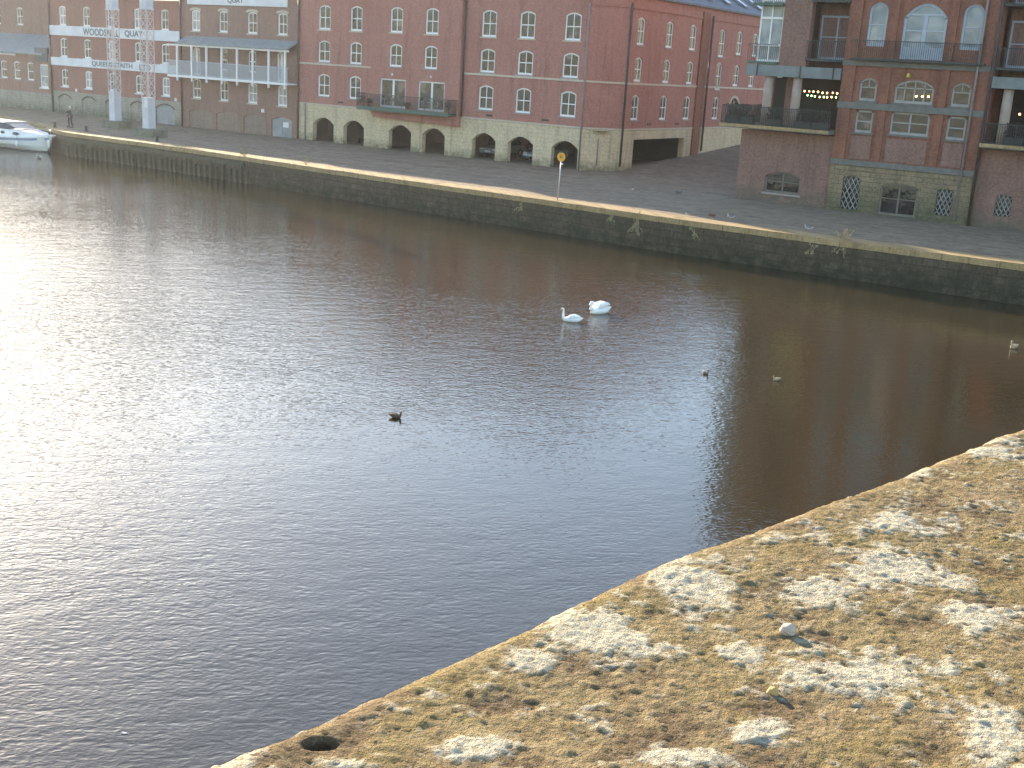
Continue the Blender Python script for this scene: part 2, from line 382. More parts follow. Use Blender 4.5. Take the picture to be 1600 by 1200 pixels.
# river wall
qw = thing('river_wall', 'long dark stone river wall below the quay, with gold-tinted coping stones along its top edge', 'wall', (-40, 57, 0))
mb = MB()
for (x0, y0), (x1, y1) in zip(EDGE, EDGE[1:]):
    mb.prism([(x0, y0 + .03), (x1, y1 + .03), (x1, y1 + 1.2), (x0, y0 + 1.2)], -2.5, QZ - .28, axis='z')
mb.v = [(p[0] + 40, p[1] - 57, p[2]) for p in mb.v]; part('wall', mb, 'quay_stone', qw)
mb = MB()
for (x0, y0), (x1, y1) in zip(EDGE, EDGE[1:]):
    n = max(1, int((x1 - x0) / 1.3))
    for k in range(n):
        xa = x0 + (x1 - x0) * k / n; xb = x0 + (x1 - x0) * (k + 1) / n - .012
        ya = y0 + (y1 - y0) * k / n; yb = y0 + (y1 - y0) * (k + 1) / n
        j = random.uniform(-.025, .03); zz = QZ + random.uniform(.012, .03)
        mb.prism([(xa, ya + j), (xb, yb + j), (xb, yb + 1.5 + j), (xa, ya + 1.5 + j)], QZ - .275, zz, axis='z')  # made wide to carry the gold of the sunlit strip
mb.v = [(p[0] + 40, p[1] - 57, p[2]) for p in mb.v]; part('coping', mb, 'coping', qw)
# timber fender piles on the left stretch
x = -82.2; k = 0
while x < -60.5:
    w_ = random.uniform(.18, .28); y = edge_y(x); z1 = random.uniform(.75, 1.15) if random.random() > .12 else 1.35
    tb = MB().box(-w_ / 2, w_ / 2, -.2, .04, -1.2, z1)
    o = part('timber_pile', tb, 'timber', qw, (x + 40, y - 57, 0), random.uniform(-.03, .03)); k += 1
    x += random.uniform(.5, .78)
mb = MB()
for (x0, x1) in ((-82.3, -72.3), (-72.3, -61.2)):
    y0, y1 = edge_y(x0), edge_y(x1)
    mb.prism([(x0, y0 - .1), (x1, y1 - .1), (x1, y1 + .03), (x0, y0 + .03)], 1.12, 1.36, axis='z')
mb.v = [(p[0] + 40, p[1] - 57, p[2]) for p in mb.v]; part('timber_waling', mb, 'timber', qw)
# ------------------------------------------------------------------ building A : big red brick apartments
AX0, AX1, AZ = -72.7, -44.35, 14.5
A = thing('apartment_building', 'long red brick quayside apartment block with cream stone arcade and white sash windows', 'building', (-58, FY, QZ))
rx, ry, rz = -58, FY, QZ
ROWS = [(11.0, 12.95), (8.38, 10.13), (5.58, 7.42)]
fcols = [(-70.5, -69.2), (-67.0, -65.75), (-62.45, -61.2), (-58.9, -57.65), (-53.8, -52.45), (-50.35, -49.0), (-46.4, -45.05)]
arches = [(-71, -68.65), (-67.55, -65.3), (-62.62, -60.3), (-59.15, -56.9), (-54.2, -52.0), (-50.85, -48.55), (-46.9, -44.6)]
BAY = (-64.4, -55.4); BYP = .4
def aloc(x, y, z): return (x - rx, y - ry, z - rz)
# stone base (full front), upper walls
facade('stone_base', rect(AX0 - rx, AX1 - rx, -.6, 4.9 - rz), [archpts(a - rx, b - rx, -.2, 3.82 - rz, .55) for a, b in arches], .45, 'stone_base', A, aloc(rx, FY, rz))
def upper(nm, x0, x1, cols, y, z0):
    hs = []
    for a, b in cols:
        for (w0, w1) in ROWS:
            if nm == 'bay' and w0 == 5.58: continue
            hs.append(archpts(a - rx, b - rx, w0 - rz, w1 - rz, .2))
    if nm == 'bay': hs += [rect(a - rx, b - rx, 5.15 - rz, 7.4 - rz) for a, b in ((-63.33, -60.7), (-59.4, -56.8))]
    facade('brick_wall', rect(x0 - rx, x1 - rx, z0 - rz, AZ - rz), hs, .25, 'brick_red', A, aloc(rx, y, rz), thick=.5)
upper('l', AX0, BAY[0], fcols[:2], FY + .003, 4.9); upper('r', BAY[1], AX1, fcols[4:], FY + .003, 4.9)
upper('bay', BAY[0], BAY[1], fcols[2:4], FY - BYP, 4.9)
# brick corbel below the bay
part('brick_corbel', MB().prism([(BAY[0] - rx, 4.88 - rz), (BAY[0] + .35 - rx, 4.3 - rz), (BAY[1] - .02 - rx, 4.12 - rz), (BAY[1] - rx, 4.88 - rz)], -BYP, -.003), 'brick_red', A)
for i, (a, b) in enumerate(fcols):
    for j, (w0, w1) in enumerate(ROWS):
        if i in (2, 3) and j == 2: continue
        y = FY - (BYP if i in (2, 3) else -.003)
        window(A, aloc(a, y, w0), 0, b - a, w1 - w0, .2, 'sash', glass='glass', sill='trim' if j == 0 else 'sill')
for a, b in ((-63.33, -60.7), (-59.4, -56.8)):
    window(A, aloc(a, FY - BYP, 5.15), 0, b - a, 2.25, 0, 'door2', glass='glass', name='french_door', sill=None, fw=.1)
    part('wall_lamp', MB().tube([(0, 0, -.08), (0, 0, .02), (0, 0, .1)], [.05, .1, .06], 10), 'white', A, aloc((a + b) / 2, FY - BYP - .12, 7.75), smooth=True)
def strc(x0, x1, y0, z0, z1, nm='string_course', mt='trim', pr=.06, root=None):
    part(nm, MB().box(x0 - rx, x1 - rx, y0 - ry - pr, y0 - ry - .002, z0 - rz, z1 - rz), mt, A)
strc(AX0, BAY[0] - .05, FY, 8.13, 8.27); strc(BAY[1] + .01, AX1, FY, 8.13, 8.27)
strc(AX0, BAY[0] - .03, FY, 4.82, 4.94, 'stone_plinth_cap'); strc(BAY[1] + .01, AX1, FY, 4.82, 4.94, 'stone_plinth_cap')
strc(AX0, BAY[0] - .01, FY, 13.9, 14.05, 'cornice', 'brick_red', .1); strc(BAY[1] + .01, AX1, FY, 13.9, 14.05, 'cornice', 'brick_red', .1)
# chamfer and side wall
CH = ((-44.35, 76.1), (-42.2, 78.25)); cl = math.hypot(2.15, 2.15)
facade('stone_base', rect(0, cl, -.6, 4.9 - rz), [], .45, 'stone_base', A, aloc(CH[0][0], CH[0][1], rz), R(45))
facade('brick_wall', rect(0, cl, 4.9 - rz, AZ - rz), [], .3, 'brick_red', A, aloc(CH[0][0], CH[0][1], rz), R(45))
for z0, z1, mt, nm, pr in ((8.13, 8.27, 'trim', 'string_course', .06), (4.82, 4.94, 'trim', 'stone_plinth_cap', .06), (13.5, 13.62, 'brick_red', 'cornice', .1)):
    part(nm, MB().box(0, cl, -pr, -.002, z0 - rz, z1 - rz), mt, A, aloc(CH[0][0], CH[0][1], rz), R(45))
SX, SY, SL = -42.2, 78.25, 42
scols = [79.45, 84.15, 88.35, 94.0, 97.65, 101.1, 105.0, 109.0]
hs = []
for i, c in enumerate(scols):
    for j, (w0, w1) in enumerate(ROWS):
        if i == 3 and j < 2:
            w0, w1 = ((10.68, 12.9), (8.0, 10.25))[j]
        if i >= 4 and j == 2: continue
        hs.append((c - SY, c - SY + 1.15, w0, w1))
facade('brick_wall', rect(0, SL, 4.9 - rz, AZ - rz), [archpts(a, b, z0 - rz, z1 - rz, .2) for a, b, z0, z1 in hs] + [archpts(97.4 - SY, 99.3 - SY, 5.2 - rz, 7.35 - rz, .95)], .25, 'brick_red', A, aloc(SX, SY, rz), R(90), thick=.5)
for a, b, z0, z1 in hs: window(A, aloc(SX, SY + a, z0), R(90), b - a, z1 - z0, .2, 'sash', glass='glass', sill='sill')
window(A, aloc(SX, 97.4, 5.2), R(90), 1.9, 2.15, .95, 'door2', glass='glass', name='arched_doorway', frame='dark_metal', lintel='trim', sill=None)
facade('stone_base', rect(0, SL, -.8, 4.9 - rz), [rect(80.2 - SY, 89.0 - SY, -.3, 4.12 - rz)], .5, 'stone_base', A, aloc(SX, SY, rz), R(90))
for z0, z1, mt, nm, pr in ((8.13, 8.27, 'trim', 'string_course', .06), (4.82, 4.94, 'trim', 'stone_plinth_cap', .06), (13.5, 13.62, 'brick_red', 'cornice', .1)):
    part(nm, MB().box(0, SL, -pr, -.002, z0 - rz, z1 - rz), mt, A, aloc(SX, SY, rz), R(90))
part('brick_pilaster', MB().box(90.3 - SY, 91.6 - SY, .003 - .14, -.001, .6, AZ - rz - .5), 'brick_orange', A, aloc(SX, SY, rz), R(90))
# inner car park under the building
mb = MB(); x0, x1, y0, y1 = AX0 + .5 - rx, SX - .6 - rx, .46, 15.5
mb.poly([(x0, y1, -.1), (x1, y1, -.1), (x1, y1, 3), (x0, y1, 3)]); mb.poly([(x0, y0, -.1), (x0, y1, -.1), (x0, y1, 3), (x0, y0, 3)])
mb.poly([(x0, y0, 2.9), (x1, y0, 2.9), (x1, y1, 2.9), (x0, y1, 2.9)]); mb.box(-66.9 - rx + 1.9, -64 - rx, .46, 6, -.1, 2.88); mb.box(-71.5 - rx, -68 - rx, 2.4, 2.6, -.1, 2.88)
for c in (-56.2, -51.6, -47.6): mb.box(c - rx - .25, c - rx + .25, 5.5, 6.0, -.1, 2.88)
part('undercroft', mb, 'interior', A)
# roof (hipped at the street corner) with eaves
mb = MB(); e = .28; zt = AZ
x0, x1, y0, y1 = AX0, SX + e, FY - e, SY + SL
i0 = Vector((AX0, FY - e, zt)); pitch = math.tan(R(31)); rr = 5.6
P = {'a': (AX0, FY - e, zt), 'b': (AX1 + .1, FY - e, zt), 'c': (SX + e, SY - .1, zt), 'd': (SX + e, y1, zt),
     'ra': (AX0, FY + rr, zt + rr * pitch), 'rb': (SX - rr - .4, FY + rr, zt + rr * pitch), 'rd': (SX - rr - .4, y1, zt + rr * pitch)}
mb.poly([P['a'], P['b'], P['rb'], P['ra']]); mb.poly([P['b'], P['c'], P['rb']]); mb.poly([P['c'], P['d'], P['rd'], P['rb']])
back = FY + 2 * rr; bx = SX - 2 * rr - .8
mb.poly([P['ra'], P['rb'], (bx, back, zt), (AX0, back, zt)]); mb.poly([P['rb'], P['rd'], (bx, y1, zt), (bx, back, zt)])
mb.poly([(AX0, FY - e, zt), P['ra'], (AX0, back, zt)])
for q0, q1 in (('a', 'b'), ('b', 'c'), ('c', 'd')):
    p, q = P[q0], P[q1]; mb.poly([p, q, (q[0], q[1], zt - .16), (p[0], p[1], zt - .16)])
mb.poly([(AX0, FY - e, zt - .16), (AX1 + .1, FY - e, zt - .16), (AX1, FY, zt - .16), (AX0, FY, zt - .16)])
mb.poly([(SX + e, SY, zt - .16), (SX + e, y1, zt - .16), (SX, y1, zt - .16), (SX, SY, zt - .16)])
mb.v = [(p[0] - rx, p[1] - ry, p[2] - rz) for p in mb.v]; part('roof', mb, 'slate', A)
tilt = math.atan(pitch)
for sy in (93.0, 96.6, 100.2, 103.8, 107.4):
    o = part('skylight', MB().box(-.35, .35, 0, 2.0, 0, .09), 'lead', A, aloc(SX + e - .85, sy, zt + .85 * pitch + .02))
    o.rotation_euler = Matrix(((0, -math.cos(tilt), math.sin(tilt)), (1, 0, 0), (0, math.sin(tilt), math.cos(tilt)))).to_euler()
    part('pane', MB().box(-.28, .28, .07, 1.93, .09, .1), 'glass_blue', o)
# back walls so the block is closed
mb = MB(); mb.box(AX0 - rx, SX - 14 - rx, 11.0, 11.3, 0, AZ - rz); mb.box(SX - 14 - rx, SX - 13.7 - rx, 11.3, SL, 0, AZ - rz); mb.box(SX - 13.7 - rx, SX - rx - .3, SL + 1.9, SL + 2.14, 0, AZ - rz); mb.box(AX0 - rx + .001, AX0 - rx + .3, .52, 10.99, -.3, AZ - rz)
part('rear_wall', mb, 'brick_old', A)
def pipe(x, y, z0, z1, mat='pipe', r=.06, root=None, off=(0, 0, 0)):
    root = root or A
    l = root.location
    return part('downpipe', MB().tube([(0, 0, z0 - l.z), (0, 0, z1 - l.z)], r, 8), mat, root, (x - l.x, y - l.y, 0), smooth=True)
pipe(AX0 + .02, FY - .12, QZ, 13.9, 'pipe', .09); pipe(-71.85, FY - .1, QZ, 4.9, 'pipe_grey'); pipe(AX1 - .03, FY - .13, QZ, 13.6, 'pipe_grey', .065)
pipe(-42.12, 78.2, 2.2, 13.8, 'pipe', .085); pipe(-43.4, 76.93, 2.2, 4.1, 'pipe_grey', .05); pipe(-42.0, 92.0, 3, 13.8, 'pipe', .09); pipe(BAY[1] + .12, FY - .12, 4.9, 13.6, 'pipe', .07)
for vx in (-67.9, -54.6 + 1.9, -47.6): part('vent', MB().box(-.28, .28, -.05, .01, -.07, .07), 'dark_metal', A, aloc(vx, FY, 5.2))
for vy in (82.5, 87.4): part('vent', MB().box(-.28, .28, -.05, .01, -.07, .07), 'dark_metal', A, aloc(SX, vy, 5.25), R(90))
gb = MB(); gb.prism([(BAY[0] - rx, AZ - rz), (BAY[1] - rx, AZ - rz), (BAY[1] - .6 - rx, 16.6 - rz), (BAY[0] + 2.4 - rx, 16.6 - rz)], -BYP, .3)  # unseen gable and roof, added so their shadow falls on the quay edge
part('shade_gable', gb, 'brick_red', A); part('shade_gable_roof', MB().prism([(BAY[0] - rx + .1, AZ - rz), (BAY[1] - rx - .1, AZ - rz), (BAY[1] - 1.2 - rx, 16.4 - rz), (BAY[0] + 3 - rx, 16.4 - rz)], .31, 6.0), 'slate', A)
part('shade_gable', MB().prism([(-55.3 - rx, AZ - rz), (-45.2 - rx, AZ - rz), (-47.0 - rx, 16.3 - rz), (-54.6 - rx, 16.3 - rz)], .0, .3), 'brick_red', A)  # second unseen gable, added to shade the quay edge further right
part('shade_gable_roof', MB().prism([(-55.2 - rx, AZ - rz), (-45.3 - rx, AZ - rz), (-47.2 - rx, 16.1 - rz), (-54.4 - rx, 16.1 - rz)], .31, 5.6), 'slate', A)
# balcony on the bay
bx0, bx1, by = -64.9, -55.55, FY - BYP - 1.05
o = part('balcony', MB().box(bx0 - rx, bx1 - rx, by - ry, -BYP - .002, 4.98 - rz, 5.1 - rz).box(bx0 - rx, bx1 - rx, by - ry - .03, by - ry + .05, 4.86 - rz, 5.16 - rz), 'green_metal', A)
mb = MB(); zr0, zr1 = 5.17 - rz, 6.12 - rz
mb.box(bx0 - rx, bx1 - rx, by - ry - .02, by - ry + .03, zr1, zr1 + .05)
for xx in (bx0 - rx, bx1 - rx - .04): mb.box(xx, xx + .04, by - ry, -BYP - .01, zr1, zr1 + .05)
n = 72
for k in range(n + 1):
    xx = bx0 - rx + .02 + (bx1 - bx0 - .04) * k / n; t = .035 if k % 18 == 0 else .011
    mb.box(xx - t, xx + t, by - ry - .006, by - ry + .016, zr0 - .18, zr1)
for xx in (bx0 - rx + .02, bx1 - rx - .02):
    for k in range(8): mb.box(xx - .011, xx + .011, by - ry + .1 + k * .12, by - ry + .12 + k * .12, zr0 - .1, zr1)
part('railing', mb, 'dark_metal', o)
def shrub(x, y, z, label, mat='shrub_leaf', h=.55, pot=True):
    t = thing('potted_shrub', label, 'plant', (x, y, z), group='potted shrubs on the brick block balcony')
    part('pot', MB().tube([(0, 0, 0), (0, 0, .3)], [.12, .17], 12), 'terracotta', t, smooth=False)
    mb = MB(); rg = random.Random(int(abs(x) * 10))
    for k in range(220):
        th = rg.uniform(0, 6.28); r_ = rg.uniform(0, .3) ; zz = .3 + rg.uniform(0, h); r_ *= math.sin(math.pi * min(1, (zz - .2) / (h + .25))) + .2
        c = Vector((r_ * math.cos(th), r_ * math.sin(th), zz)); a = Vector((rg.uniform(-1, 1), rg.uniform(-1, 1), rg.uniform(-1, 1))).normalized() * .06; b = a.cross(Vector((rg.uniform(-1, 1), rg.uniform(-1, 1), 1))).normalized() * .03
        mb.poly([c - a, c + b, c + a, c - b])
    part('foliage', mb, mat, t)
    return t
shrub(-64.6, by + .3, 5.1, 'reddish potted shrub at the left end of the brick block balcony'); shrub(-63.9, by + .35, 5.1, 'low potted shrub between the left balcony end and the first bistro chair', h=.35)
shrub(-59.95, by + .4, 5.1, 'small potted shrub between the two French doors of the balcony', h=.3); shrub(-55.95, by + .4, 5.1, 'dark potted shrub at the right end of the brick block balcony', h=.6)
def bistro_chair(x, y, z, rot, label):
    t = thing('bistro_chair', label, 'chair', (x, y, z), rot, 'bistro chairs on the brick block balcony')
    part('seat', MB().box(-.2, .2, -.2, .2, .43, .46), 'grey_post', t)
    part('backrest', MB().box(-.2, .2, .18, .2, .55, .85), 'grey_post', t)
    for a in (-1, 1):
        part('leg', MB().tube([(.18 * a, -.18, 0), (.18 * a, -.18, .44)], .015, 6), 'grey_post', t)
        part('leg', MB().tube([(.18 * a, .22, 0), (.18 * a, .19, .86)], .015, 6), 'grey_post', t)
    return t
def bistro_table(x, y, z, label):
    t = thing('bistro_table', label, 'table', (x, y, z), 0, 'bistro tables on the brick block balcony')
    part('tabletop', MB().tube([(0, 0, .7), (0, 0, .73)], .3, 18), 'grey_post', t)
    part('pedestal', MB().tube([(0, 0, 0), (0, 0, .7)], .025, 8), 'grey_post', t); part('foot', MB().tube([(0, 0, 0), (0, 0, .03)], .2, 12), 'grey_post', t)
for cx, a, b, c_ in ((-62.4, 'chair left of the table before the left French door', 'chair right of the table before the left French door', 'small grey table before the left French door of the balcony'), (-57.7, 'chair left of the table before the right French door', 'chair right of the table before the right French door', 'small grey table before the right French door of the balcony')):
    bistro_table(cx, by + .5, 5.1, c_)
    bistro_chair(cx - .62, by + .5, 5.1, R(90), 'grey metal ' + a); bistro_chair(cx + .62, by + .5, 5.1, R(-90), 'grey metal ' + b)
# ------------------------------------------------------------------ building B : middle warehouse with veranda
B = thing('warehouse', 'brown brick warehouse with a white railed veranda and lean-to slate canopy', 'building', (-80, FY, QZ)); rx, ry, rz = -80, FY, QZ
bw = [(-86.0, -84.9), (-82.4, -81.35), (-78.85, -77.7), (-75.2, -74.1)]
holes = [archpts(a - rx, b - rx, 10.4 - rz, 12.2 - rz, .12) for a, b in bw]
holes += [archpts(a - rx, b - rx, 4.45 - rz, 6.2 - rz, .15) for a, b in bw]
vd = [(-85.95, -84.95, 6.5, 8.95), (-82.35, -81.4, 7.1, 8.95), (-78.8, -77.85, 7.1, 8.95), (-75.3, -74.3, 6.5, 8.98)]
holes += [archpts(a - rx, b - rx, z0 - rz, z1 - rz, .15) for a, b, z0, z1 in vd]
gar = [(-86.5, -83.4), (-82.9, -79.9), (-79.4, -76.6), (-75.95, -73.5)]
holes += [archpts(a - rx, b - rx, .0, 3.5 - rz, .25) for a, b in gar]
BX0, BX1, BZ = -87.45, AX0 - .12, 13.45
facade('brick_wall', rect(BX0 - rx, BX1 - rx, -.5, BZ - rz), holes, .25, 'brick_old', B, (0, 0, 0), thick=.5)
for i, (a, b) in enumerate(bw):
    window(B, aloc(a, FY, 10.4), 0, b - a, 1.8, .12, 'sash', glass='glass_pale' if i == 0 else 'glass', lintel='trim', sill='trim')
    window(B, aloc(a, FY, 4.45), 0, b - a, 1.75, .15, 'sash', glass='glass_pale' if i in (2, 3) else 'glass', sill='trim')
for i, (a, b, z0, z1) in enumerate(vd): window(B, aloc(a, FY, z0), 0, b - a, z1 - z0, .15, 'sash1' if i in (1, 2) else 'door2', glass='glass_pale' if i in (0, 3) else 'glass', name='window' if i in (1, 2) else 'veranda_door', sill=None)
for a, b in gar[:3]: part('blocked_arch', MB().prism(archpts(a - rx + .01, b - rx - .01, -.1, 3.49 - rz, .25), .1, .2), 'brick_infill', B)
o = part('store_door', MB().prism(archpts(gar[3][0] - rx + .01, gar[3][1] - rx - .01, -.1, 3.49 - rz, .25), .12, .2).box(gar[3][0] - rx + 1.19, gar[3][0] - rx + 1.27, .09, .12, 0, 1.55).box(gar[3][0] - rx + .05, gar[3][1] - rx - .05, .095, .12, .85, .95), 'door_grey', B)
part('notice', MB().box(-74.6 - rx, -73.95 - rx, .06, .09, .85, 1.3), 'notice', o)
mb = MB().box(-86.4 - rx, -74.05 - rx, -.14, -.003, 12.68 - rz, 13.42 - rz); sg = part('sign_board', mb, 'sign_white', B)
def text(s, x0, x1, z0, h, y, root, mat='letter'):
    cu = bpy.data.curves.new('lettering', 'FONT'); cu.body = s; cu.size = 1; cu.extrude = .012; cu.offset = .022; cu.resolution_u = 3
    tmp = bpy.data.objects.new('t', cu); COL.objects.link(tmp); bpy.context.view_layer.update()
    me = bpy.data.meshes.new_from_object(tmp.evaluated_get(bpy.context.evaluated_depsgraph_get())); bpy.data.objects.remove(tmp)
    co = np.empty(len(me.vertices) * 3); me.vertices.foreach_get('co', co); co = co.reshape(-1, 3)
    a, b = co.min(0), co.max(0); co = (co - a) / (b - a); l = root
    while l.parent: l = l.parent
    l = l.location
    out = np.stack([x0 + co[:, 0] * (x1 - x0) - l.x, y - .02 + .02 * (1 - co[:, 2]) - l.y, z0 + co[:, 1] * h - l.z], 1)
    me.vertices.foreach_set('co', out.ravel()); me.materials.clear()
    return part('lettering', me, mat, root)
text('QUAY', -81.2, -79.2, 12.82, .5, FY - .14, sg)
# veranda
vy = FY - 1.25
v = part('veranda', MB().box(-87.9 - rx, -72.85 - rx, vy - ry, -.004, 6.3 - rz, 6.42 - rz).box(-87.9 - rx, -72.85 - rx, vy - ry - .04, vy - ry + .06, 6.26 - rz, 6.46 - rz), 'white', B)
for k in range(8): part('post', MB().box(-.075, .075, -.07, .07, 5.95 - rz, 9.2 - rz), 'white', v, (-86.56 + 1.92 * k - rx, vy - ry, 0))
mb = MB().box(-87.9 - rx, -72.7 - rx, vy - ry - .03, vy - ry + .03, 7.68 - rz, 7.74 - rz)
mb.box(-87.9 - rx, -72.7 - rx, vy - ry - .012, vy - ry + .012, 6.52 - rz, 6.57 - rz)
nb = 150
for k in range(nb): xx = -87.85 - rx + 15.1 * k / nb; mb.box(xx - .022, xx + .022, vy - ry - .01, vy - ry + .01, 6.47 - rz, 7.68 - rz)
part('railing', mb, 'rail_glass', v)
part('canopy', MB().prism([(-.003, 9.95 - rz), (vy - ry - .2, 9.27 - rz), (vy - ry - .2, 9.15 - rz), (-.003, 9.8 - rz)], -86.6 - rx, -72.75 - rx, axis='x'), 'slate_green', B)
part('canopy_beam', MB().box(-87.9 - rx, -72.7 - rx, vy - ry - .06, vy - ry + .06, 9.0 - rz, 9.14 - rz), 'white', v)
mb = MB(); mb.prism([(-.3, BZ - rz), (5.5, BZ + 3.2 - rz), (11, BZ - rz)], BX0 - rx, BX1 - rx, axis='x'); part('roof', mb, 'slate', B)
part('rear_wall', MB().box(BX0 - rx, BX1 - rx, .52, 11, -.3, BZ - rz - .002), 'brick_old', B)
pipe(BX0 + .1, FY - .12, QZ, 13.2, 'pipe', .08, root=B)
part('wall_plaque', MB().box(-.18, .18, -.03, 0, 0, .3), 'notice', B, aloc(-77.0, FY, 3.75))
# ------------------------------------------------------------------ building C : warehouse with painted sign bands
C_ = thing('warehouse', 'old brick warehouse with two long white painted sign boards and lettering across its front', 'building', (-97, FY, QZ)); rx, ry, rz = -97, FY, QZ
cx0, cx1, cz = -106.7, BX0 - .01, 12.9
cc = [(-105.15, -104.1), (-101.45, -100.4), (-97.75, -96.7), (-93.9, -92.85), (-90.15, -89.1)]
cr = [(10.32, 12.15), (7.3, 9.1), (4.42, 6.1)]
hs = [archpts(a - rx, b - rx, z0 - rz, z1 - rz, .12) for a, b in cc for z0, z1 in cr]
facade('brick_wall', rect(cx0 - rx, cx1 - rx, 3.95 - rz, cz - rz), hs, .25, 'brick_rose', C_, (0, -.003, 0), thick=.5)
ca = [(-105.8, -103.7), (-102.1, -99.85), (-98.5, -96.3), (-94.75, -92.65), (-91.1, -88.5)]
facade('stone_base', rect(cx0 - rx, cx1 - rx, -.5, 3.948 - rz), [archpts(a - rx, b - rx, 0, 3.6 - rz, .4) for a, b in ca], .25, 'stone_grey', C_, (0, 0, 0), thick=.5)
for i, (a, b) in enumerate(cc):
    for j, (z0, z1) in enumerate(cr):
        window(C_, aloc(a, FY - .003, z0), 0, b - a, z1 - z0, .12, 'sash', glass='glass_pale' if (i + j) % 3 == 0 else 'glass', sill='sign_white')
for i, (a, b) in enumerate(ca):
    o = part('blocked_arch' if i < 4 else 'store_door', MB().prism(archpts(a - rx + .01, b - rx - .01, -.1, 3.59 - rz, .4), .1, .2), 'stone_grey' if i < 4 else 'door_grey', C_)
    part('arch_band', MB().band(archpts(a - rx, b - rx, 1.4, 3.6 - rz, .4)[1:-1], .1, -.02, .05), 'pipe', o)
s1 = part('sign_board', MB().box(cx0 - rx + .1, cx1 - rx - .05, -.16, -.007, 9.35 - rz, 10.28 - rz), 'sign_white', C_)
s2 = part('sign_board', MB().box(cx0 - rx + .1, cx1 - rx - .3, -.16, -.007, 6.45 - rz, 7.22 - rz), 'sign_white', C_)
text('WOODSMILL', -101.3, -95.9, 9.48, .66, FY - .16, s1); text('QUAY', -95.1, -92.5, 9.48, .66, FY - .16, s1)
text('QUEENS STAITH', -100.1, -94.1, 6.56, .54, FY - .16, s2); text('LTD', -93.1, -91.5, 6.56, .54, FY - .16, s2)
part('roof', MB().prism([(-.3, cz - rz), (5.5, cz + 3.0 - rz), (11, cz - rz)], cx0 - rx, cx1 - rx, axis='x'), 'slate', C_)
part('rear_wall', MB().box(cx0 - rx, cx1 - rx - .002, .52, 11, -.3, cz - rz - .002), 'brick_old', C_)
pipe(cx0 + .08, FY - .12, QZ, 12.7, 'pipe', .09, root=C_); part('wall_plaque', MB().box(-.15, .15, -.03, 0, 0, .3), 'notice', C_, aloc(-102.9, FY, 4.0)); part('wall_plaque', MB().box(-.15, .15, -.03, 0, 0, .3), 'notice', C_, aloc(-88.3, FY, 4.0))
# ------------------------------------------------------------------ building D : low range, and a taller block behind it
D = thing('low_building', 'low brick outbuilding with stone base and grey slate lean-to roof at the left edge', 'building', (-113, FY, QZ)); rx, ry, rz = -113, FY, QZ
dx0, dx1 = -128, cx0 - .02
dw = [(-115.3, -114.2), (-113.0, -111.9), (-110.75, -109.7)]; dd = (-108.65, -107.35)
hs = [archpts(a - rx, b - rx, 4.72 - rz, 6.5 - rz, .12) for a, b in dw] + [rect(dd[0] - rx, dd[1] - rx, 4.1 - rz, 6.4 - rz)]
facade('brick_wall', rect(dx0 - rx, dx1 - rx, 3.55 - rz, 7.45 - rz), hs, .2, 'brick_old', D, (0, -.003, 0), thick=.4)
facade('stone_base', rect(dx0 - rx, dx1 - rx, -.4, 3.548 - rz), [], .3, 'stone_grey', D, (0, 0, 0))
for a, b in dw: window(D, aloc(a, FY - .003, 4.72), 0, b - a, 1.78, .12, 'sash1', glass='glass')
window(D, aloc(dd[0], FY - .003, 4.1), 0, dd[1] - dd[0], 2.3, 0, 'sash1', glass='glass_blue', sill='white')
part('fascia', MB().box(-117 - rx, -112.6 - rx, -.12, -.006, 7.08 - rz, 7.42 - rz), 'sign_white', D)
part('roof', MB().prism([(-.35, 7.4 - rz), (4.0, 9.3 - rz), (4.0, 9.1 - rz), (-.35, 7.28 - rz)], dx0 - rx, dx1 - rx - .9, axis='x'), 'slate_green', D)
part('dormer', MB().box(-109.3 - rx, -107.2 - rx, -.1, 1.5, 6.65 - rz, 8.0 - rz), 'slate', D)
part('rear_wall', MB().box(dx0 - rx, dx1 - rx, .42, 3.98, -.3, 7.2 - rz), 'brick_old', D)
E_ = thing('brick_block', 'taller plain brown brick block rising behind the low slate-roofed outbuilding', 'building', (-115, FY + 4, QZ)); rx, ry, rz = -115, FY + 4, QZ
facade('brick_wall', rect(-132 - rx, -106.72 - rx, -.3, 15.7 - rz), [archpts(a - rx, a + 1.1 - rx, 10.2 - rz, 12 - rz, .12) for a in (-126, -122, -118)], .3, 'brick_old', E_, (0, 0, 0))  # unseen top raised so its shadow narrows the sunlit quay edge
for a in (-126, -122, -118): window(E_, aloc(a, FY + 4, 10.2), 0, 1.1, 1.8, .12, 'sash')
part('stone_lintel', MB().box(-112 - rx, -107 - rx, -.1, -.003, 11.05 - rz, 11.3 - rz), 'trim', E_)
part('roof', MB().prism([(-.3, 15.7 - rz), (5, 17.9 - rz), (10, 15.7 - rz)], -132 - rx, -106.72 - rx, axis='x'), 'slate', E_)
part('rear_wall', MB().box(-132 - rx, -106.73 - rx, .32, 10, -.3, 15.69 - rz), 'brick_old', E_)
# ------------------------------------------------------------------ building R : converted warehouse on the right
RY = 69.2
RB = thing('quayside_flats', 'tall weathered brick flats with round columns, terraces and a mossy stone ground floor', 'building', (-20, RY, QZ)); rx, ry, rz = -20, RY, QZ
TOP = 21.5
def rl(x, y, z): return (x - rx, y - ry, z - rz)
def rbox(x0, x1, y0, y1, z0, z1): return MB().box(x0 - rx, x1 - rx, y0 - ry, y1 - ry, z0 - rz, z1 - rz)
DP = 17.0
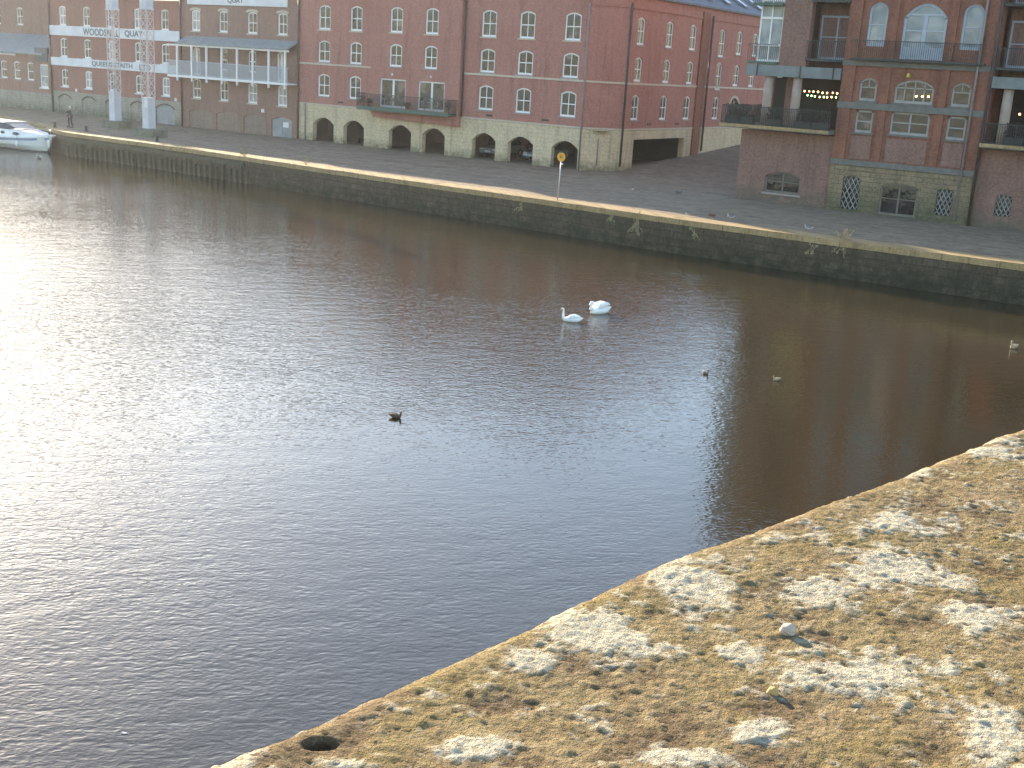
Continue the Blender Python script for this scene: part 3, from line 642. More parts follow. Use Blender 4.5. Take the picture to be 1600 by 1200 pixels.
# ground floors of the two recessed wings
def gw(x0, x1, holes): facade('brick_wall', rect(x0 - rx, x1 - rx, -.4, 6.05 - rz), holes, .3, 'brick_pink', RB, (0, 0, 0), thick=.6)
gw(-29.0, -23.1, [archpts(-27.15 - rx, -24.9 - rx, 2.4 - rz, 3.7 - rz, .3)])
window(RB, rl(-27.15, RY, 2.4), 0, 2.25, 1.3, .3, 'grid2', frame='weathered_frame', glass='glass_dark', sill='sill', rec=.16)
gw(-14.75, 2.0, [archpts(a - rx, a + .85 - rx, 2.5 - rz, 3.7 - rz, .15) for a in (-13.65, -9, -4)])
def grille(x0, x1, z0, z1, y=RY):
    o = part('grille_window', rbox(x0, x1, y + .2, y + .22, z0, z1), 'glass_dark', RB)
    mb = MB(); w = x1 - x0; h = z1 - z0; a0 = x0 - rx
    for k in range(-8, 14):
        for sgn in (1, -1):
            # diagonal lattice bars clipped to the opening
            pts = []
            for t in np.linspace(0, 1, 25):
                zz = z0 + h * t; xx = x0 + w * .28 * k + sgn * (zz - z0) * .55
                if x0 <= xx <= x1: pts.append((xx - rx, y - ry + .12 + .012 * sgn, zz - rz))
            if len(pts) > 1: mb.tube([pts[0], pts[-1]], .03, 4)
    part('grille', mb, 'grey_frame', o); return o
grille(-13.65, -12.8, 2.5, 3.68); grille(-9, -8.15, 2.5, 3.68); grille(-4, -3.15, 2.5, 3.68)
part('side_wall', rbox(-29.0, -28.7, RY + .61, RY + DP, QZ - .2, 6.04), 'brick_pink', RB)
part('side_wall', rbox(-28.6, -28.3, RY + 2.8, RY + DP, 6.42, TOP), 'brick_orange', RB)
# terraces
def slab(x0, x1, yl=None, nm='terrace'):
    t = part(nm, rbox(x0, x1, RY - 1.15, RY + (yl or 2.7), 6.14, 6.36), 'band', RB)
    part('slab_edge', rbox(x0 - .02, x1, RY - 1.2, RY - 1.152, 6.2, 6.38), 'coping', t)
    mb = MB(); z0, z1 = 6.38 - rz, 7.42 - rz; y = -1.08
    mb.box(x0 + .04 - rx, x1 - .04 - rx, y - .025, y + .025, z1, z1 + .05); mb.box(x0 + .04 - rx, x1 - .04 - rx, y - .01, y + .01, z0 + .08, z0 + .11)
    n = int((x1 - x0) / .12)
    for k in range(n + 1):
        xx = x0 + .05 - rx + (x1 - x0 - .1) * k / n; w_ = .03 if k % 14 == 0 else .01
        mb.box(xx - w_, xx + w_, y - .01, y + .01, z0 - .02, z1)
    if yl:
        xx = x0 + .06 - rx; mb.box(xx - .02, xx + .02, y, yl, z1, z1 + .05)
        for k in range(int(yl / .14)): mb.box(xx - .01, xx + .01, y + k * .14, y + k * .14 + .02, z0 - .02, z1)
    part('railing', mb, 'dark_metal', t); return t
slab(-30.0, -23.15, 9.0); slab(-14.7, 2.0)
def col(x): part('column', MB().tube([(0, 0, 6.36 - rz), (0, 0, 9.28 - rz)], .27, 24), 'column', RB, (x - rx, .1, 0), smooth=True)
for x in (-27.62, -25.82, -13.9, -9.9, -5.9): col(x)
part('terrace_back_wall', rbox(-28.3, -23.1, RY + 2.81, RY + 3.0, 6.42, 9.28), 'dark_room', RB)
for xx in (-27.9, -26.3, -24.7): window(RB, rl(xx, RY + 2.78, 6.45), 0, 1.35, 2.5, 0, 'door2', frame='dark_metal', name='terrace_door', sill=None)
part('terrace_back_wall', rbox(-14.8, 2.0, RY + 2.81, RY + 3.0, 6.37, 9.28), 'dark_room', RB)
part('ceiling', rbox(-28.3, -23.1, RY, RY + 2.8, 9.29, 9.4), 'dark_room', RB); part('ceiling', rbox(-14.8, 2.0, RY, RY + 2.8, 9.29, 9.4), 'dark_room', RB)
part('brick_pier', rbox(-27.2, -26.75, RY + 1.9, RY + 2.3, 6.4, 9.28), 'brick_pink', RB)
# steel beams over the columns
part('beam', rbox(-29.0, -23.15, RY - .35, RY + .3, 9.27, 9.9), 'beam', RB); part('beam', rbox(-14.75, 2.0, RY - .35, RY + .3, 9.3, 9.9), 'beam', RB)
for xx in (-28.3, -25.6, -23.6): part('beam_flange', rbox(xx, xx + .05, RY - .42, RY - .352, 9.24, 9.93), 'dark_metal', RB)
part('ceiling_lamp', MB().tube([(0, 0, 0), (0, 0, -.06)], .16, 12), 'notice', RB, rl(-26.9, RY - .12, 9.27))
# upper wings
part('brick_pier', rbox(-27.12, -25.42, RY, RY + .6, 9.91, TOP), 'brick_pink', RB)
def bay_up(x0, x1, lv, mats='blue_frame', first=False):
    for q, z0 in enumerate(lv):
        b = part('balcony', rbox(x0, x1, RY - .3, RY + 1.49, z0, z0 + .14), 'dark_metal', RB)
        mb = MB(); zz0, zz1 = z0 + .14 - rz, z0 + 1.12 - rz
        mb.box(x0 - rx, x1 - rx, -.29, -.25, zz1, zz1 + .05)
        n = int((x1 - x0) / .11)
        for k in range(n + 1): xx = x0 - rx + .01 + (x1 - x0 - .02) * k / n; mb.box(xx - .01, xx + .01, -.28, -.26, zz0, zz1)
        part('railing', mb, 'dark_metal', b)
        w = window(RB, rl(x0 + .12, RY + 1.38, z0 + .16), 0, x1 - x0 - .24, 2.5, 0, 'grid2', frame='blue_frame', glass='glass_blue', name='balcony_door', sill=None)
    part('wing_wall', rbox(x0, x1, RY + 1.5, RY + 1.8, 9.91, TOP), 'brick_pink', RB)
bay_up(-25.4, -23.12, (10.25, 13.55, 16.85)); bay_up(-14.7, -11.6, (10.25, 13.55, 16.85)); bay_up(-9.9, -6.7, (10.25, 13.55, 16.85))
part('brick_pier', rbox(-11.58, -9.92, RY, RY + .6, 9.91, TOP), 'brick_pink', RB); part('brick_pier', rbox(-6.68, 2.0, RY, RY + .6, 9.91, TOP), 'brick_pink', RB)
# glazed corner bay
cb = part('corner_bay', rbox(-28.55, -27.14, RY + .25, RY + 2.75, 9.91, TOP), 'glass_blue', RB)
mb = MB()
for z0 in (10.1, 11.0, 12.55, 13.55, 14.45, 16.0, 17.2, 18.2, 20): mb.box(-28.62 - rx, -27.13 - rx, .16, .3, z0 - rz, z0 + .12 - rz); mb.box(-28.63 - rx, -28.5 - rx, .3, 2.7, z0 - rz, z0 + .12 - rz)
for xx in (-28.62, -27.95, -27.22): mb.box(xx - rx, xx - rx + .08, .18, .28, 9.92 - rz, TOP - rz)
part('frame', mb, 'white', cb)
for z0 in (9.95, 13.3, 16.6):
    b = part('balcony', rbox(-29.0, -27.14, RY - .35, RY + .15, z0, z0 + .14), 'green_metal', RB)
    mb = MB().box(-29 - rx, -27.15 - rx, -.34, -.3, z0 + 1.1 - rz, z0 + 1.15 - rz)
    for k in range(16): xx = -28.98 - rx + k * .12; mb.box(xx - .01, xx + .01, -.33, -.31, z0 + .14 - rz, z0 + 1.1 - rz)
    part('railing', mb, 'dark_metal', b)
# central pavilion
PX0, PX1, PY = -23.1, -14.76, RY - .12
c1, c2, c3 = (-22.0, -21.0), (-19.98, -17.8), (-16.82, -15.8)
hs = []; wl = []
def addw(a, b, z0, z1, rise, **k): hs.append(archpts(a - rx, b - rx, z0 - rz, z1 - rz, rise)); wl.append((a, b, z0, z1, rise, k))
for c in (c1, c3):
    addw(c[0], c[1], 8.2, 9.48, .25, style='top2', frame='grey_frame'); addw(c[0], c[1], 6.4, 7.66, 0, style='sash1', frame='grey_frame')
    addw(c[0] + .02, c[1] + .08, 11.22, 13.62, .5, style='sash1', frame='blue_frame', glass='glass_blue', fw=.13)
    addw(c[0] + .02, c[1] + .08, 14.9, 17.0, .5, style='sash1', frame='blue_frame', glass='glass_blue', fw=.13)
addw(-19.97, -17.8, 8.2, 9.5, .35, style='grid4', frame='grey_frame'); addw(-19.97, -17.8, 6.45, 7.7, 0, style='grid2', frame='grey_frame')
addw(-20.0, -17.62, 10.6, 13.62, .75, style='fan', frame='blue_frame', glass='glass_blue', fw=.15, name='arched_door'); addw(-20.0, -17.62, 14.8, 17.3, .75, style='grid2', frame='blue_frame', glass='glass_blue')
facade('brick_wall', rect(PX0 - rx, PX1 - rx, 4.62 - rz, TOP - rz), hs, .28, 'brick_orange', RB, (0, PY - ry, 0), thick=.9)
for a, b, z0, z1, rise, k in wl: window(RB, rl(a, PY, z0), 0, b - a, z1 - z0, rise, sill='band' if z0 < 10 else None, **k)
for z0, z1 in ((7.72, 8.08), (10.12, 10.42)): part('stone_band', rbox(PX0 - .05, PX1 + .02, PY - .15, PY - .002, z0, z1), 'band', RB)
part('stone_band', rbox(PX0 - .03, PX1 + .0, PY - .15, PY - .062, 4.5, 4.82), 'band', RB)
for xa, xb in ((PX0 + .01, -22.35), (-20.72, -20.28), (-17.5, -17.06), (-15.48, PX1 - .01)):
    for za, zb in ((4.83, 7.71), (8.09, 10.11), (10.43, TOP - .1)): part('brick_pilaster', rbox(xa, xb, PY - .1, PY - .002, za, zb), 'brick_orange', RB)
for xa, xb in ((-22.1, -20.9), (-20.05, -17.75), (-16.85, -15.75)):
    part('spandrel_panel', rbox(xa, xb, PY - .04, PY - .002, 4.9, 6.2), 'brick_pink', RB)
hs = [archpts(-19.98 - rx, -17.85 - rx, .05, 3.72 - rz, .2), archpts(-22.25 - rx, -21.2 - rx, 1.95 - rz, 3.9 - rz, .15), archpts(-16.8 - rx, -15.9 - rx, 2.2 - rz, 3.7 - rz, .15)]
facade('stone_base', rect(PX0 - rx, PX1 - rx, -.4, 4.6 - rz), hs, .3, 'stone_mossy', RB, (0, PY - .06 - ry, 0), thick=.9)
window(RB, rl(-19.98, PY - .06, 1.86), 0, 2.13, 1.86, .2, 'grid2', frame='weathered_frame', glass='glass_dark', name='store_door', sill=None)
grille(-22.25, -21.2, 1.95, 3.9, PY - .06); grille(-16.8, -15.9, 2.2, 3.7, PY - .06)
mb = MB(); mb.box(PX0 + .5 - rx, PX1 - .5 - rx, PY - ry - .5, PY - ry - .003, 10.43 - rz, 10.55 - rz); b = part('balcony', mb, 'dark_metal', RB)
mb = MB().box(PX0 + .5 - rx, PX1 - .5 - rx, -.6, -.56, 11.5 - rz, 11.54 - rz)
for k in range(62): xx = PX0 + .52 - rx + k * .119; mb.box(xx - .009, xx + .009, -.59, -.57, 10.5 - rz, 11.5 - rz)
part('railing', mb, 'dark_metal', b)
pipe(-15.62, PY - .2, 2.0, 20, 'pipe_grey', .06, root=RB); pipe(-14.85, PY - .15, QZ, 21, 'pipe', .09, root=RB)
part('core_wall', rbox(-28.29, 2.0, RY + 3.01, RY + DP, QZ - .2, TOP), 'brick_orange', RB)
mb = MB().prism([(-.5, TOP - rz), (7.5, TOP + 4.2 - rz), (17.2, TOP - rz)], -29 - rx, 2.3 - rx, axis='x'); part('roof', mb, 'slate', RB)
part('wall_lamp', MB().tube([(0, 0, 0), (0, 0, .22)], [.12, .08], 10), 'bill_yellow', RB, rl(-19.3, PY - .12, 9.62))
def planter(x, y, label, w=.9, h=.7, seed=1):
    t = thing('planter_box', label, 'planter', (x, y, 6.37), group='dark planters standing on the flats terraces')
    part('trough', MB().box(-w / 2, w / 2, -.2, .2, 0, .42), 'dark_metal', t, bevel=.02)
    mb = MB(); rg = random.Random(seed)
    for k in range(260):
        c = Vector((rg.uniform(-w / 2, w / 2), rg.uniform(-.2, .2), .42 + h * rg.random() ** 1.6)); a = Vector((rg.uniform(-1, 1), rg.uniform(-1, 1), rg.uniform(-1, 1))).normalized() * .08; b = a.cross(Vector((rg.uniform(-1, 1), rg.uniform(-1, 1), 1))).normalized() * .04
        mb.poly([c - a, c + b, c + a, c - b])
    part('foliage', mb, 'dark_leaf', t)
for k, (x, lab) in enumerate([(-29.3, 'dark planter at the overhanging left corner of the terrace'), (-28.5, 'dark planter just left of the first round column'), (-26.7, 'dark planter between the two round columns on the left terrace'), (-24.9, 'dark planter right of the second round column, under the fairy lights'), (-23.8, 'dark planter in the right end of the left terrace, against the brick pavilion'), (-13.1, 'dark planter right of the round column on the right-hand terrace'), (-11.9, 'dark planter at the right edge of the photo on the right-hand terrace')]):
    planter(x, RY - .7, lab, 1.0, .75, 30 + k)
for k, (x, y, lab) in enumerate([(-29.6, RY + 1.5, 'dark planter on the side-street arm of the terrace, nearer the river'), (-29.6, RY + 4.0, 'dark planter on the side-street arm of the terrace, further back')]): planter(x, y, lab, .6, .7, 50 + k)
# string lights on the terrace: one garland with its bulbs
def garland(x0, x1, y, z, n, label, cols, group='fairy light garlands on the flats terraces'):
    t = thing('string_lights', label, 'string lights', (x0, y, z), group=group)
    part('cable', MB().tube([((x1 - x0) * k / 8, 0, -.05 * math.sin(math.pi * k / 8) + .04) for k in range(9)], .008, 5), 'rubber', t)
    for k in range(n):
        f = (k + .5) / n
        mb = MB().tube([(0, 0, .05), (0, 0, .02), (0, 0, -.03), (0, 0, -.05)], [.015, .045, .045, .015], 8)
        part('bulb', mb, random.choice(cols), t, ((x1 - x0) * f + random.uniform(-.05, .05), random.uniform(-.1, .1), -.05 * math.sin(math.pi * f) + random.uniform(-.03, .02)), smooth=True)
garland(-25.9, -23.3, RY + 1.2, 8.55, 9, 'upper row of warm fairy lights on the terrace behind the columns', ['bulb_warm', 'bulb_warm', 'bulb_red'])
garland(-25.8, -23.5, RY + 1.6, 8.3, 9, 'lower row of yellow and green fairy lights on the terrace behind the columns', ['bulb_warm', 'bulb_green', 'bulb_warm', 'bulb_green'])
t = thing('string_lights', 'short string of red lights on the far right terrace', 'string lights', (-13.3, RY + .8, 8.05), group='fairy light garlands on the flats terraces')
part('cable', MB().tube([(-.2, 0, -.14), (1.3, 0, .5)], .008, 5), 'rubber', t)
for q in (0, .45, .9): part('bulb', MB().tube([(0, 0, .05), (0, 0, -.05)], .05, 8), 'bulb_red', t, (q, 0, q * .42 - .04))
for (lx, lz) in ((-18.75, 8.62), (-18.42, 8.6), (-18.08, 8.65)):
    pass
ll = thing('pendant_lights', 'row of three warm lamps glowing inside the wide arched window of the flats', 'lights', (-18.75, PY + .08, 8.62))
for q in (0, .33, .67): part('bulb', MB().tube([(0, 0, .04), (0, 0, -.04)], .05, 8), 'bulb_warm', ll, (q, 0, q * .03))
# ------------------------------------------------------------------ lattice towers on the quay
def lattice_tower(x, y, label):
    t = thing('lattice_tower', label, 'tower', (x, y, QZ), group='old loading gantry legs on the quay')
    part('concrete_base', MB().box(-1.0, 1.3, -.75, .75, -.02, .6).box(-.5, .5, -.5, .5, .6, .63), 'concrete', t, bevel=.05)
    z0 = .62; w = .36; mb = MB()
    mb.box(-w, w, -w, w, z0, 3.05); mb.box(-w + .3, -w + .36, -w - .03, -w, z0, 3.05); mb.box(-w - .02, w + .02, -w - .02, w + .02, z0, z0 + .12); mb.box(-w - .02, w + .02, -w - .02, w + .02, 2.95, 3.07)
    part('lower_panel', mb, 'panel_white', t)
    top = 9.9; mb = MB()
    for sx in (-1, 1):
        for sy in (-1, 1): mb.box(sx * w - .03, sx * w + .03, sy * w - .03, sy * w + .03, 3.07, top)
    n = 9; h = (top - 3.05) / n
    for k in range(n):
        za = 3.05 + k * h; zb = za + h
        for sy in (-1, 1):
            mb.tube([(-w, sy * w, za), (w, sy * w, zb)], .022, 4); mb.tube([(w, sy * w, za), (-w, sy * w, zb)], .022, 4)
            mb.box(-w, w, sy * w - .02, sy * w + .02, zb - .02, zb + .02)
            mb.tube([(sy * w, -w, za), (sy * w, w, zb)], .022, 4); mb.tube([(sy * w, w, za), (sy * w, -w, zb)], .022, 4)
    part('lattice', mb, 'lattice', t)
    mb = MB().box(-w - .02, w + .02, -w, w, top, 13.4); mb.box(-w - .07, w + .07, -w - .05, w + .05, top - .1, top)
    part('upper_panel', mb, 'panel_white', t)
    return t
lattice_tower(-86.3, 67.7, 'white lattice gantry leg standing further left, beside the walking person')
lt = lattice_tower(-77.95, 64.4, 'white lattice gantry leg on the nearer concrete block, with a small white notice on it')
part('notice', MB().box(.0, .34, -.42, -.37, 2.3, 2.9), 'notice', lt)
# quay furniture
def bollard(x, y, label):
    t = thing('mooring_bollard', label, 'bollard', (x, y, QZ), group='iron mooring bollards along the quay')
    part('post', MB().tube([(0, 0, 0), (0, 0, .08), (0, 0, .1), (0, 0, .34)], [.17, .17, .1, .09], 14), 'dark_metal', t, smooth=False)
    part('cap', MB().tube([(0, 0, .34), (0, 0, .37), (0, 0, .42), (0, 0, .45)], [.1, .14, .13, .06], 14), 'dark_metal', t)
bollard(-87.4, 62.4, 'dark mooring bollard on the quay edge above the white cruiser'); bollard(-83.3, 62.4, 'dark mooring bollard between the person and the first gantry leg'); bollard(-73.3, 61.3, 'dark mooring bollard just right of the nearer gantry leg')
sp = thing('sign_post', 'grey post with a round yellow sign standing at the quay edge', 'sign', (-34.6, 57.15, QZ))
part('post', MB().tube([(0, 0, 0), (.09, 0, 2.35)], .035, 10), 'grey_post', sp, smooth=True)
o = part('sign_disc', MB().tube([(.1, -.07, 2.42), (.1, -.03, 2.42)], .26, 24), 'yellow', sp)
part('sign_mark', MB().box(.02, .07, -.075, -.071, 2.36, 2.5).box(.1, .2, -.075, -.071, 2.36, 2.4).box(.12, .17, -.075, -.071, 2.44, 2.5), 'dark_metal', o)
part('sign_cap', MB().tube([(.02, -.05, 2.66), (.1, -.05, 2.7), (.18, -.05, 2.66)], .04, 8), 'dark_metal', sp)
part('bracket', MB().box(.1, .2, -.04, .04, 1.98, 2.08), 'notice', sp)
# ------------------------------------------------------------------ vehicles
def car(name, label, x, y, z, rot, paint, group=None, h=1.45, l=4.2, w=1.72, van=False):
    t = thing(name, label, 'van' if van else 'car', (x, y, z), rot, group)
    if van: prof = [(-l / 2, .3), (-l / 2, .95), (-l / 2 + .5, 1.1), (-l / 2 + 1.1, h - .1), (-l / 2 + 1.5, h), (l / 2 - .1, h), (l / 2, h - .2), (l / 2, .3)]
    else: prof = [(-l / 2, .3), (-l / 2 - .02, .55), (-l / 2 + .12, .72), (-l / 2 + 1.0, .9), (l / 2 - .25, .95), (l / 2, .85), (l / 2 + .02, .5), (l / 2, .3)]
    part('body', MB().prism(prof, -w / 2, w / 2), paint, t, bevel=.09)
    if not van:
        ro = [(-l / 2 + .95, .88), (-l / 2 + 1.65, h - .04), (-l / 2 + 2.0, h), (l / 2 - 1.0, h - .03), (l / 2 - .2, .93)]
        part('cabin_glass', MB().prism(ro, -w / 2 + .1, w / 2 - .1), 'tint', t, bevel=.08)
        part('roof', MB().box(-l / 2 + 1.75, l / 2 - .98, -w / 2 + .16, w / 2 - .16, h - .05, h + .025), paint, t, bevel=.02)
    else:
        part('windscreen', MB().prism([(-l / 2 + .5, 1.13), (-l / 2 + 1.07, h - .14), (-l / 2 + 1.0, h - .14), (-l / 2 + .42, 1.13)], -w / 2 + .12, w / 2 - .12), 'tint', t)
        part('rear_window', MB().box(l / 2, l / 2 + .012, -w / 2 + .2, w / 2 - .2, h - .85, h - .35), 'tint', t)
    for fx in (-l / 2 + .75, l / 2 - .75):
        for sy in (-1, 1):
            wh = part('wheel', MB().tube([(0, sy * (w / 2 - .2), 0), (0, sy * (w / 2 + .01), 0)], .31, 20), 'rubber', t, (fx, 0, .31))
            part('rim', MB().tube([(0, sy * (w / 2 + .01), 0), (0, sy * (w / 2 + .02), 0)], .19, 14), 'grey_post', wh)
    for sy in (-1, 1):
        part('headlight', MB().box(-l / 2 - .03, -l / 2 + .12, sy * w * .36 - .17, sy * w * .36 + .17, .58, .7), 'lamp_glass', t, bevel=.02)
        part('tail_light', MB().box(l / 2 - .1, l / 2 + .025, sy * w * .4 - .1, sy * w * .4 + .1, .65, .85), 'red_lens', t)
    part('number_plate', MB().box(-l / 2 - .035, -l / 2 - .02, -.26, .26, .42, .53), 'notice', t)
    return t
car('parked_car', 'silver car parked inside the fifth arch of the cream stone arcade', -54.35, 80.6, QZ, R(90), 'car_silver', 'cars parked inside the arcade')
car('parked_car', 'pale blue-grey car parked inside the sixth arch of the cream stone arcade', -50.35, 80.9, QZ, R(90), 'car_grey', 'cars parked inside the arcade')
car('parked_van', 'dark red-brown van parked up the side street behind the corner of the flats', -35.35, 89.5, ground_z(-35.3, 87.6), R(-90), 'van_dark', h=2.35, l=4.8, w=1.95, van=True)
# ------------------------------------------------------------------ boat
def boat():
    t = thing('cabin_cruiser', 'white cabin cruiser with dark windscreen moored along the quay wall', 'boat', (-89.6, 60.0, 0), R(3))
    L_ = 9.6; st = [(-4.8, 1.25, .85, 1.0), (-3, 1.45, .95, 1.02), (-.5, 1.5, 1.0, 1.06), (1.8, 1.35, .95, 1.15), (3.4, .95, .7, 1.25), (4.4, .45, .3, 1.34), (4.95, .06, .04, 1.4)]
    rings = []; mb = MB()
    for x, b, wl, dz in st:
        rings.append([(x, -b, dz), (x, -b * 1.02, dz - .12), (x, -(b * .8 + wl * .2), .45), (x, -wl * .96, .1), (x, -wl * .9, -.05), (x, 0, -.3), (x, wl * .9, -.05), (x, wl * .96, .1), (x, (b * .8 + wl * .2), .45), (x, b * 1.02, dz - .12), (x, b, dz)])
    # bow rakes forward with height
    for k, r_ in enumerate(rings):
        f = max(0, (k - 3) / 3); rings[k] = [(p[0] - f * (1.4 - p[2]) * .55, p[1], p[2]) for p in r_]
    low = MB()
    for a, b in zip(rings, rings[1:]):
        for j in range(len(a) - 1):
            (low if 3 <= j <= 6 else mb).poly([a[j], b[j], b[j + 1], a[j + 1]])
        mb.poly([a[0], b[0], b[-1], a[-1]])
    mb.poly(rings[0])
    part('hull', mb, 'hull_paint', t); part('antifouling', low, 'antifoul', t)
    rub = MB(); rub.tube([(r_[1][0], r_[1][1] - .02, r_[1][2]) for r_ in rings], .05, 6); rub.tube([(r_[9][0], r_[9][1] + .02, r_[9][2]) for r_ in rings], .05, 6)
    part('rubbing_strake', rub, 'gelcoat', t)
    bs = MB()
    for sg_ in (-1, 1):
        for (xa, ba, _, da), (xb, bb, _, db) in zip(st[:-1], st[1:]):
            bs.poly([(xa, sg_ * (ba * 1.02 + .004), da - .2), (xb - .2 * (xb > 4), sg_ * (bb * 1.02 + .004), db - .2), (xb - .25 * (xb > 4), sg_ * (bb * .97 + .02), db - .36), (xa, sg_ * (ba * .985 + .012), da - .36)])
    part('blue_stripe', bs, 'stripe_blue', t)
    # deck house
    def loftb(name, secs, mat, bevel=.06):
        m = MB(); rr_ = []
        for x, w, z0, z1, tw in [(q[0] + (.75 if q[0] > -3 else .3), *q[1:]) for q in secs]: rr_.append([(x, -w, z0), (x, -tw, z1), (x, tw, z1), (x, w, z0)])
        for a, b in zip(rr_, rr_[1:]):
            for j in range(4): m.poly([a[j], b[j], b[(j + 1) % 4], a[(j + 1) % 4]])
        m.poly(rr_[0]); m.poly(rr_[-1]); return part(name, m, mat, t, bevel=bevel)
    loftb('foredeck_cabin', [(-1.2, 1.2, 1.0, 1.62, 1.08), (1.0, 1.15, 1.05, 1.62, 1.0), (2.6, .85, 1.15, 1.5, .7), (3.2, .5, 1.2, 1.36, .4)], 'gelcoat')
    loftb('windscreen', [(-1.9, 1.12, 1.6, 2.08, 1.0), (-.3, 1.1, 1.6, 2.06, .98), (1.15, .95, 1.6, 1.66, .9)], 'tint', .03)
    loftb('cabin_roof', [(-4.1, 1.2, 2.1, 2.18, 1.1), (-.4, 1.12, 2.1, 2.16, 1.02)], 'gelcoat', .03)
    loftb('aft_cabin', [(-4.4, 1.25, 1.0, 1.5, 1.18), (-1.25, 1.25, 1.0, 1.55, 1.15)], 'gelcoat')
    loftb('cockpit_cover', [(-4.3, 1.18, 1.5, 2.09, 1.05), (-2.0, 1.15, 1.55, 2.09, 1.03)], 'canvas', .03)
    for xx, w_ in ((1.75, .38), (.1, .24)):
        part('porthole', MB().prism([(xx + w_ * math.cos(a) * (1), 1.32 + .12 * math.sin(a)) for a in [k * math.pi / 8 for k in range(16)]], -1.17, -1.1), 'tint', t)
        part('porthole', MB().prism([(xx + w_ * math.cos(a) * (1), 1.32 + .12 * math.sin(a)) for a in [k * math.pi / 8 for k in range(16)]], 1.1, 1.17), 'tint', t)
    rail = MB(); rp = [(4.6, 0, 1.75), (3.9, -.55, 1.8), (2.6, -1.0, 1.75), (1.2, -1.3, 1.65)]
    rail.tube(rp, .014, 5); rail.tube([(a, -b, c) for a, b, c in rp], .014, 5)
    for a, b, c in rp: rail.tube([(a, b, c), (a, b, 1.15)], .012, 5); rail.tube([(a, -b, c), (a, -b, 1.15)], .012, 5)
    part('bow_rail', rail, 'grey_post', t)
    def fender(x, y, z, l=.5):
        o = part('fender', MB().tube([(0, 0, l), (0, 0, l - .06), (0, 0, l * .5), (0, 0, .06), (0, 0, 0)], [.03, .1, .12, .1, .03], 12), 'gelcoat', t, (x, y, z), smooth=True)
        part('fender_rope', MB().tube([(0, 0, l), (0, .06, l + .45)], .01, 4), 'rubber', o)
    fender(2.2, -1.42, .3); fender(4.75, -.32, .35, .7)
    part('anchor_roller', MB().box(4.6, 5.1, -.1, .1, 1.36, 1.44), 'gelcoat', t)
    return t
boat()
# ------------------------------------------------------------------ figures grown with skin modifiers
def skin(name, verts, edges, rad, mat, parent, sub=2, root=0):
    me = bpy.data.meshes.new(name); me.from_pydata(verts, edges, []); me.materials.append(M[mat])
    o = link(bpy.data.objects.new(name, me), parent)
    sm = o.modifiers.new('skin', 'SKIN'); sm.use_smooth_shade = True
    for i, v in enumerate(me.skin_vertices[0].data):
        r = rad[i]; v.radius = r if isinstance(r, tuple) else (r, r); v.use_root = (i == root)
    if sub: s_ = o.modifiers.new('sub', 'SUBSURF'); s_.levels = s_.render_levels = sub
    return o
p = thing('person', 'lone person in dark jacket and trousers with white hair walking on the quay', 'person', (-87.4, 63.9, QZ), R(-20))
V = [(0, 0, .95), (0, 0, 1.15), (0, .01, 1.38), (0, 0, 1.48), (0, -.01, 1.56), (0, 0, 1.68),
     (-.1, 0, .9), (-.12, -.1, .5), (-.12, -.02, .09), (-.12, -.14, .04), (.1, 0, .9), (.12, .06, .5), (.12, .16, .1), (.12, .04, .04),
     (-.19, 0, 1.4), (-.33, -.02, 1.2), (-.2, -.22, 1.3), (-.1, -.25, 1.38), (.19, 0, 1.4), (.25, .04, 1.13), (.22, -.12, .92), (.22, -.16, .84)]
Ed = [(0, 1), (1, 2), (2, 3), (3, 4), (4, 5), (0, 6), (6, 7), (7, 8), (8, 9), (0, 10), (10, 11), (11, 12), (12, 13), (2, 14), (14, 15), (15, 16), (16, 17), (2, 18), (18, 19), (19, 20), (20, 21)]
rd = [(.16, .11), (.15, .1), (.15, .1), .055, .08, .075, .09, .06, .045, .04, .09, .06, .045, .04, .06, .045, .035, .03, .06, .045, .035, .03]
body = skin('body', V, Ed, rd, 'skin', p)
jv = [0, 1, 2, 14, 15, 16, 18, 19, 20]; mp = {v: i for i, v in enumerate(jv)}
skin('jacket', [V[i] for i in jv], [(mp[a], mp[b]) for a, b in Ed if a in mp and b in mp], [(.2, .15), (.19, .14), (.18, .13), .085, .07, .055, .085, .07, .055], 'navy', p)
tv = [0, 6, 7, 8, 10, 11, 12]; mp = {v: i for i, v in enumerate(tv)}
skin('trousers', [V[i] for i in tv], [(mp[a], mp[b]) for a, b in Ed if a in mp and b in mp], [(.17, .13), .11, .085, .07, .11, .085, .07], 'trousers', p)
part('hair', MB().tube([(0, .02, 1.56), (0, .03, 1.66), (0, .02, 1.74), (0, .01, 1.79)], [.09, .115, .1, .04], 12), 'hair', p, smooth=True)
for sx, vi in ((-.12, 9), (.12, 13)): part('shoe', MB().box(sx - .05, sx + .05, V[vi][1] - .1, V[vi][1] + .16, 0, .09), 'rubber', p, bevel=.02)
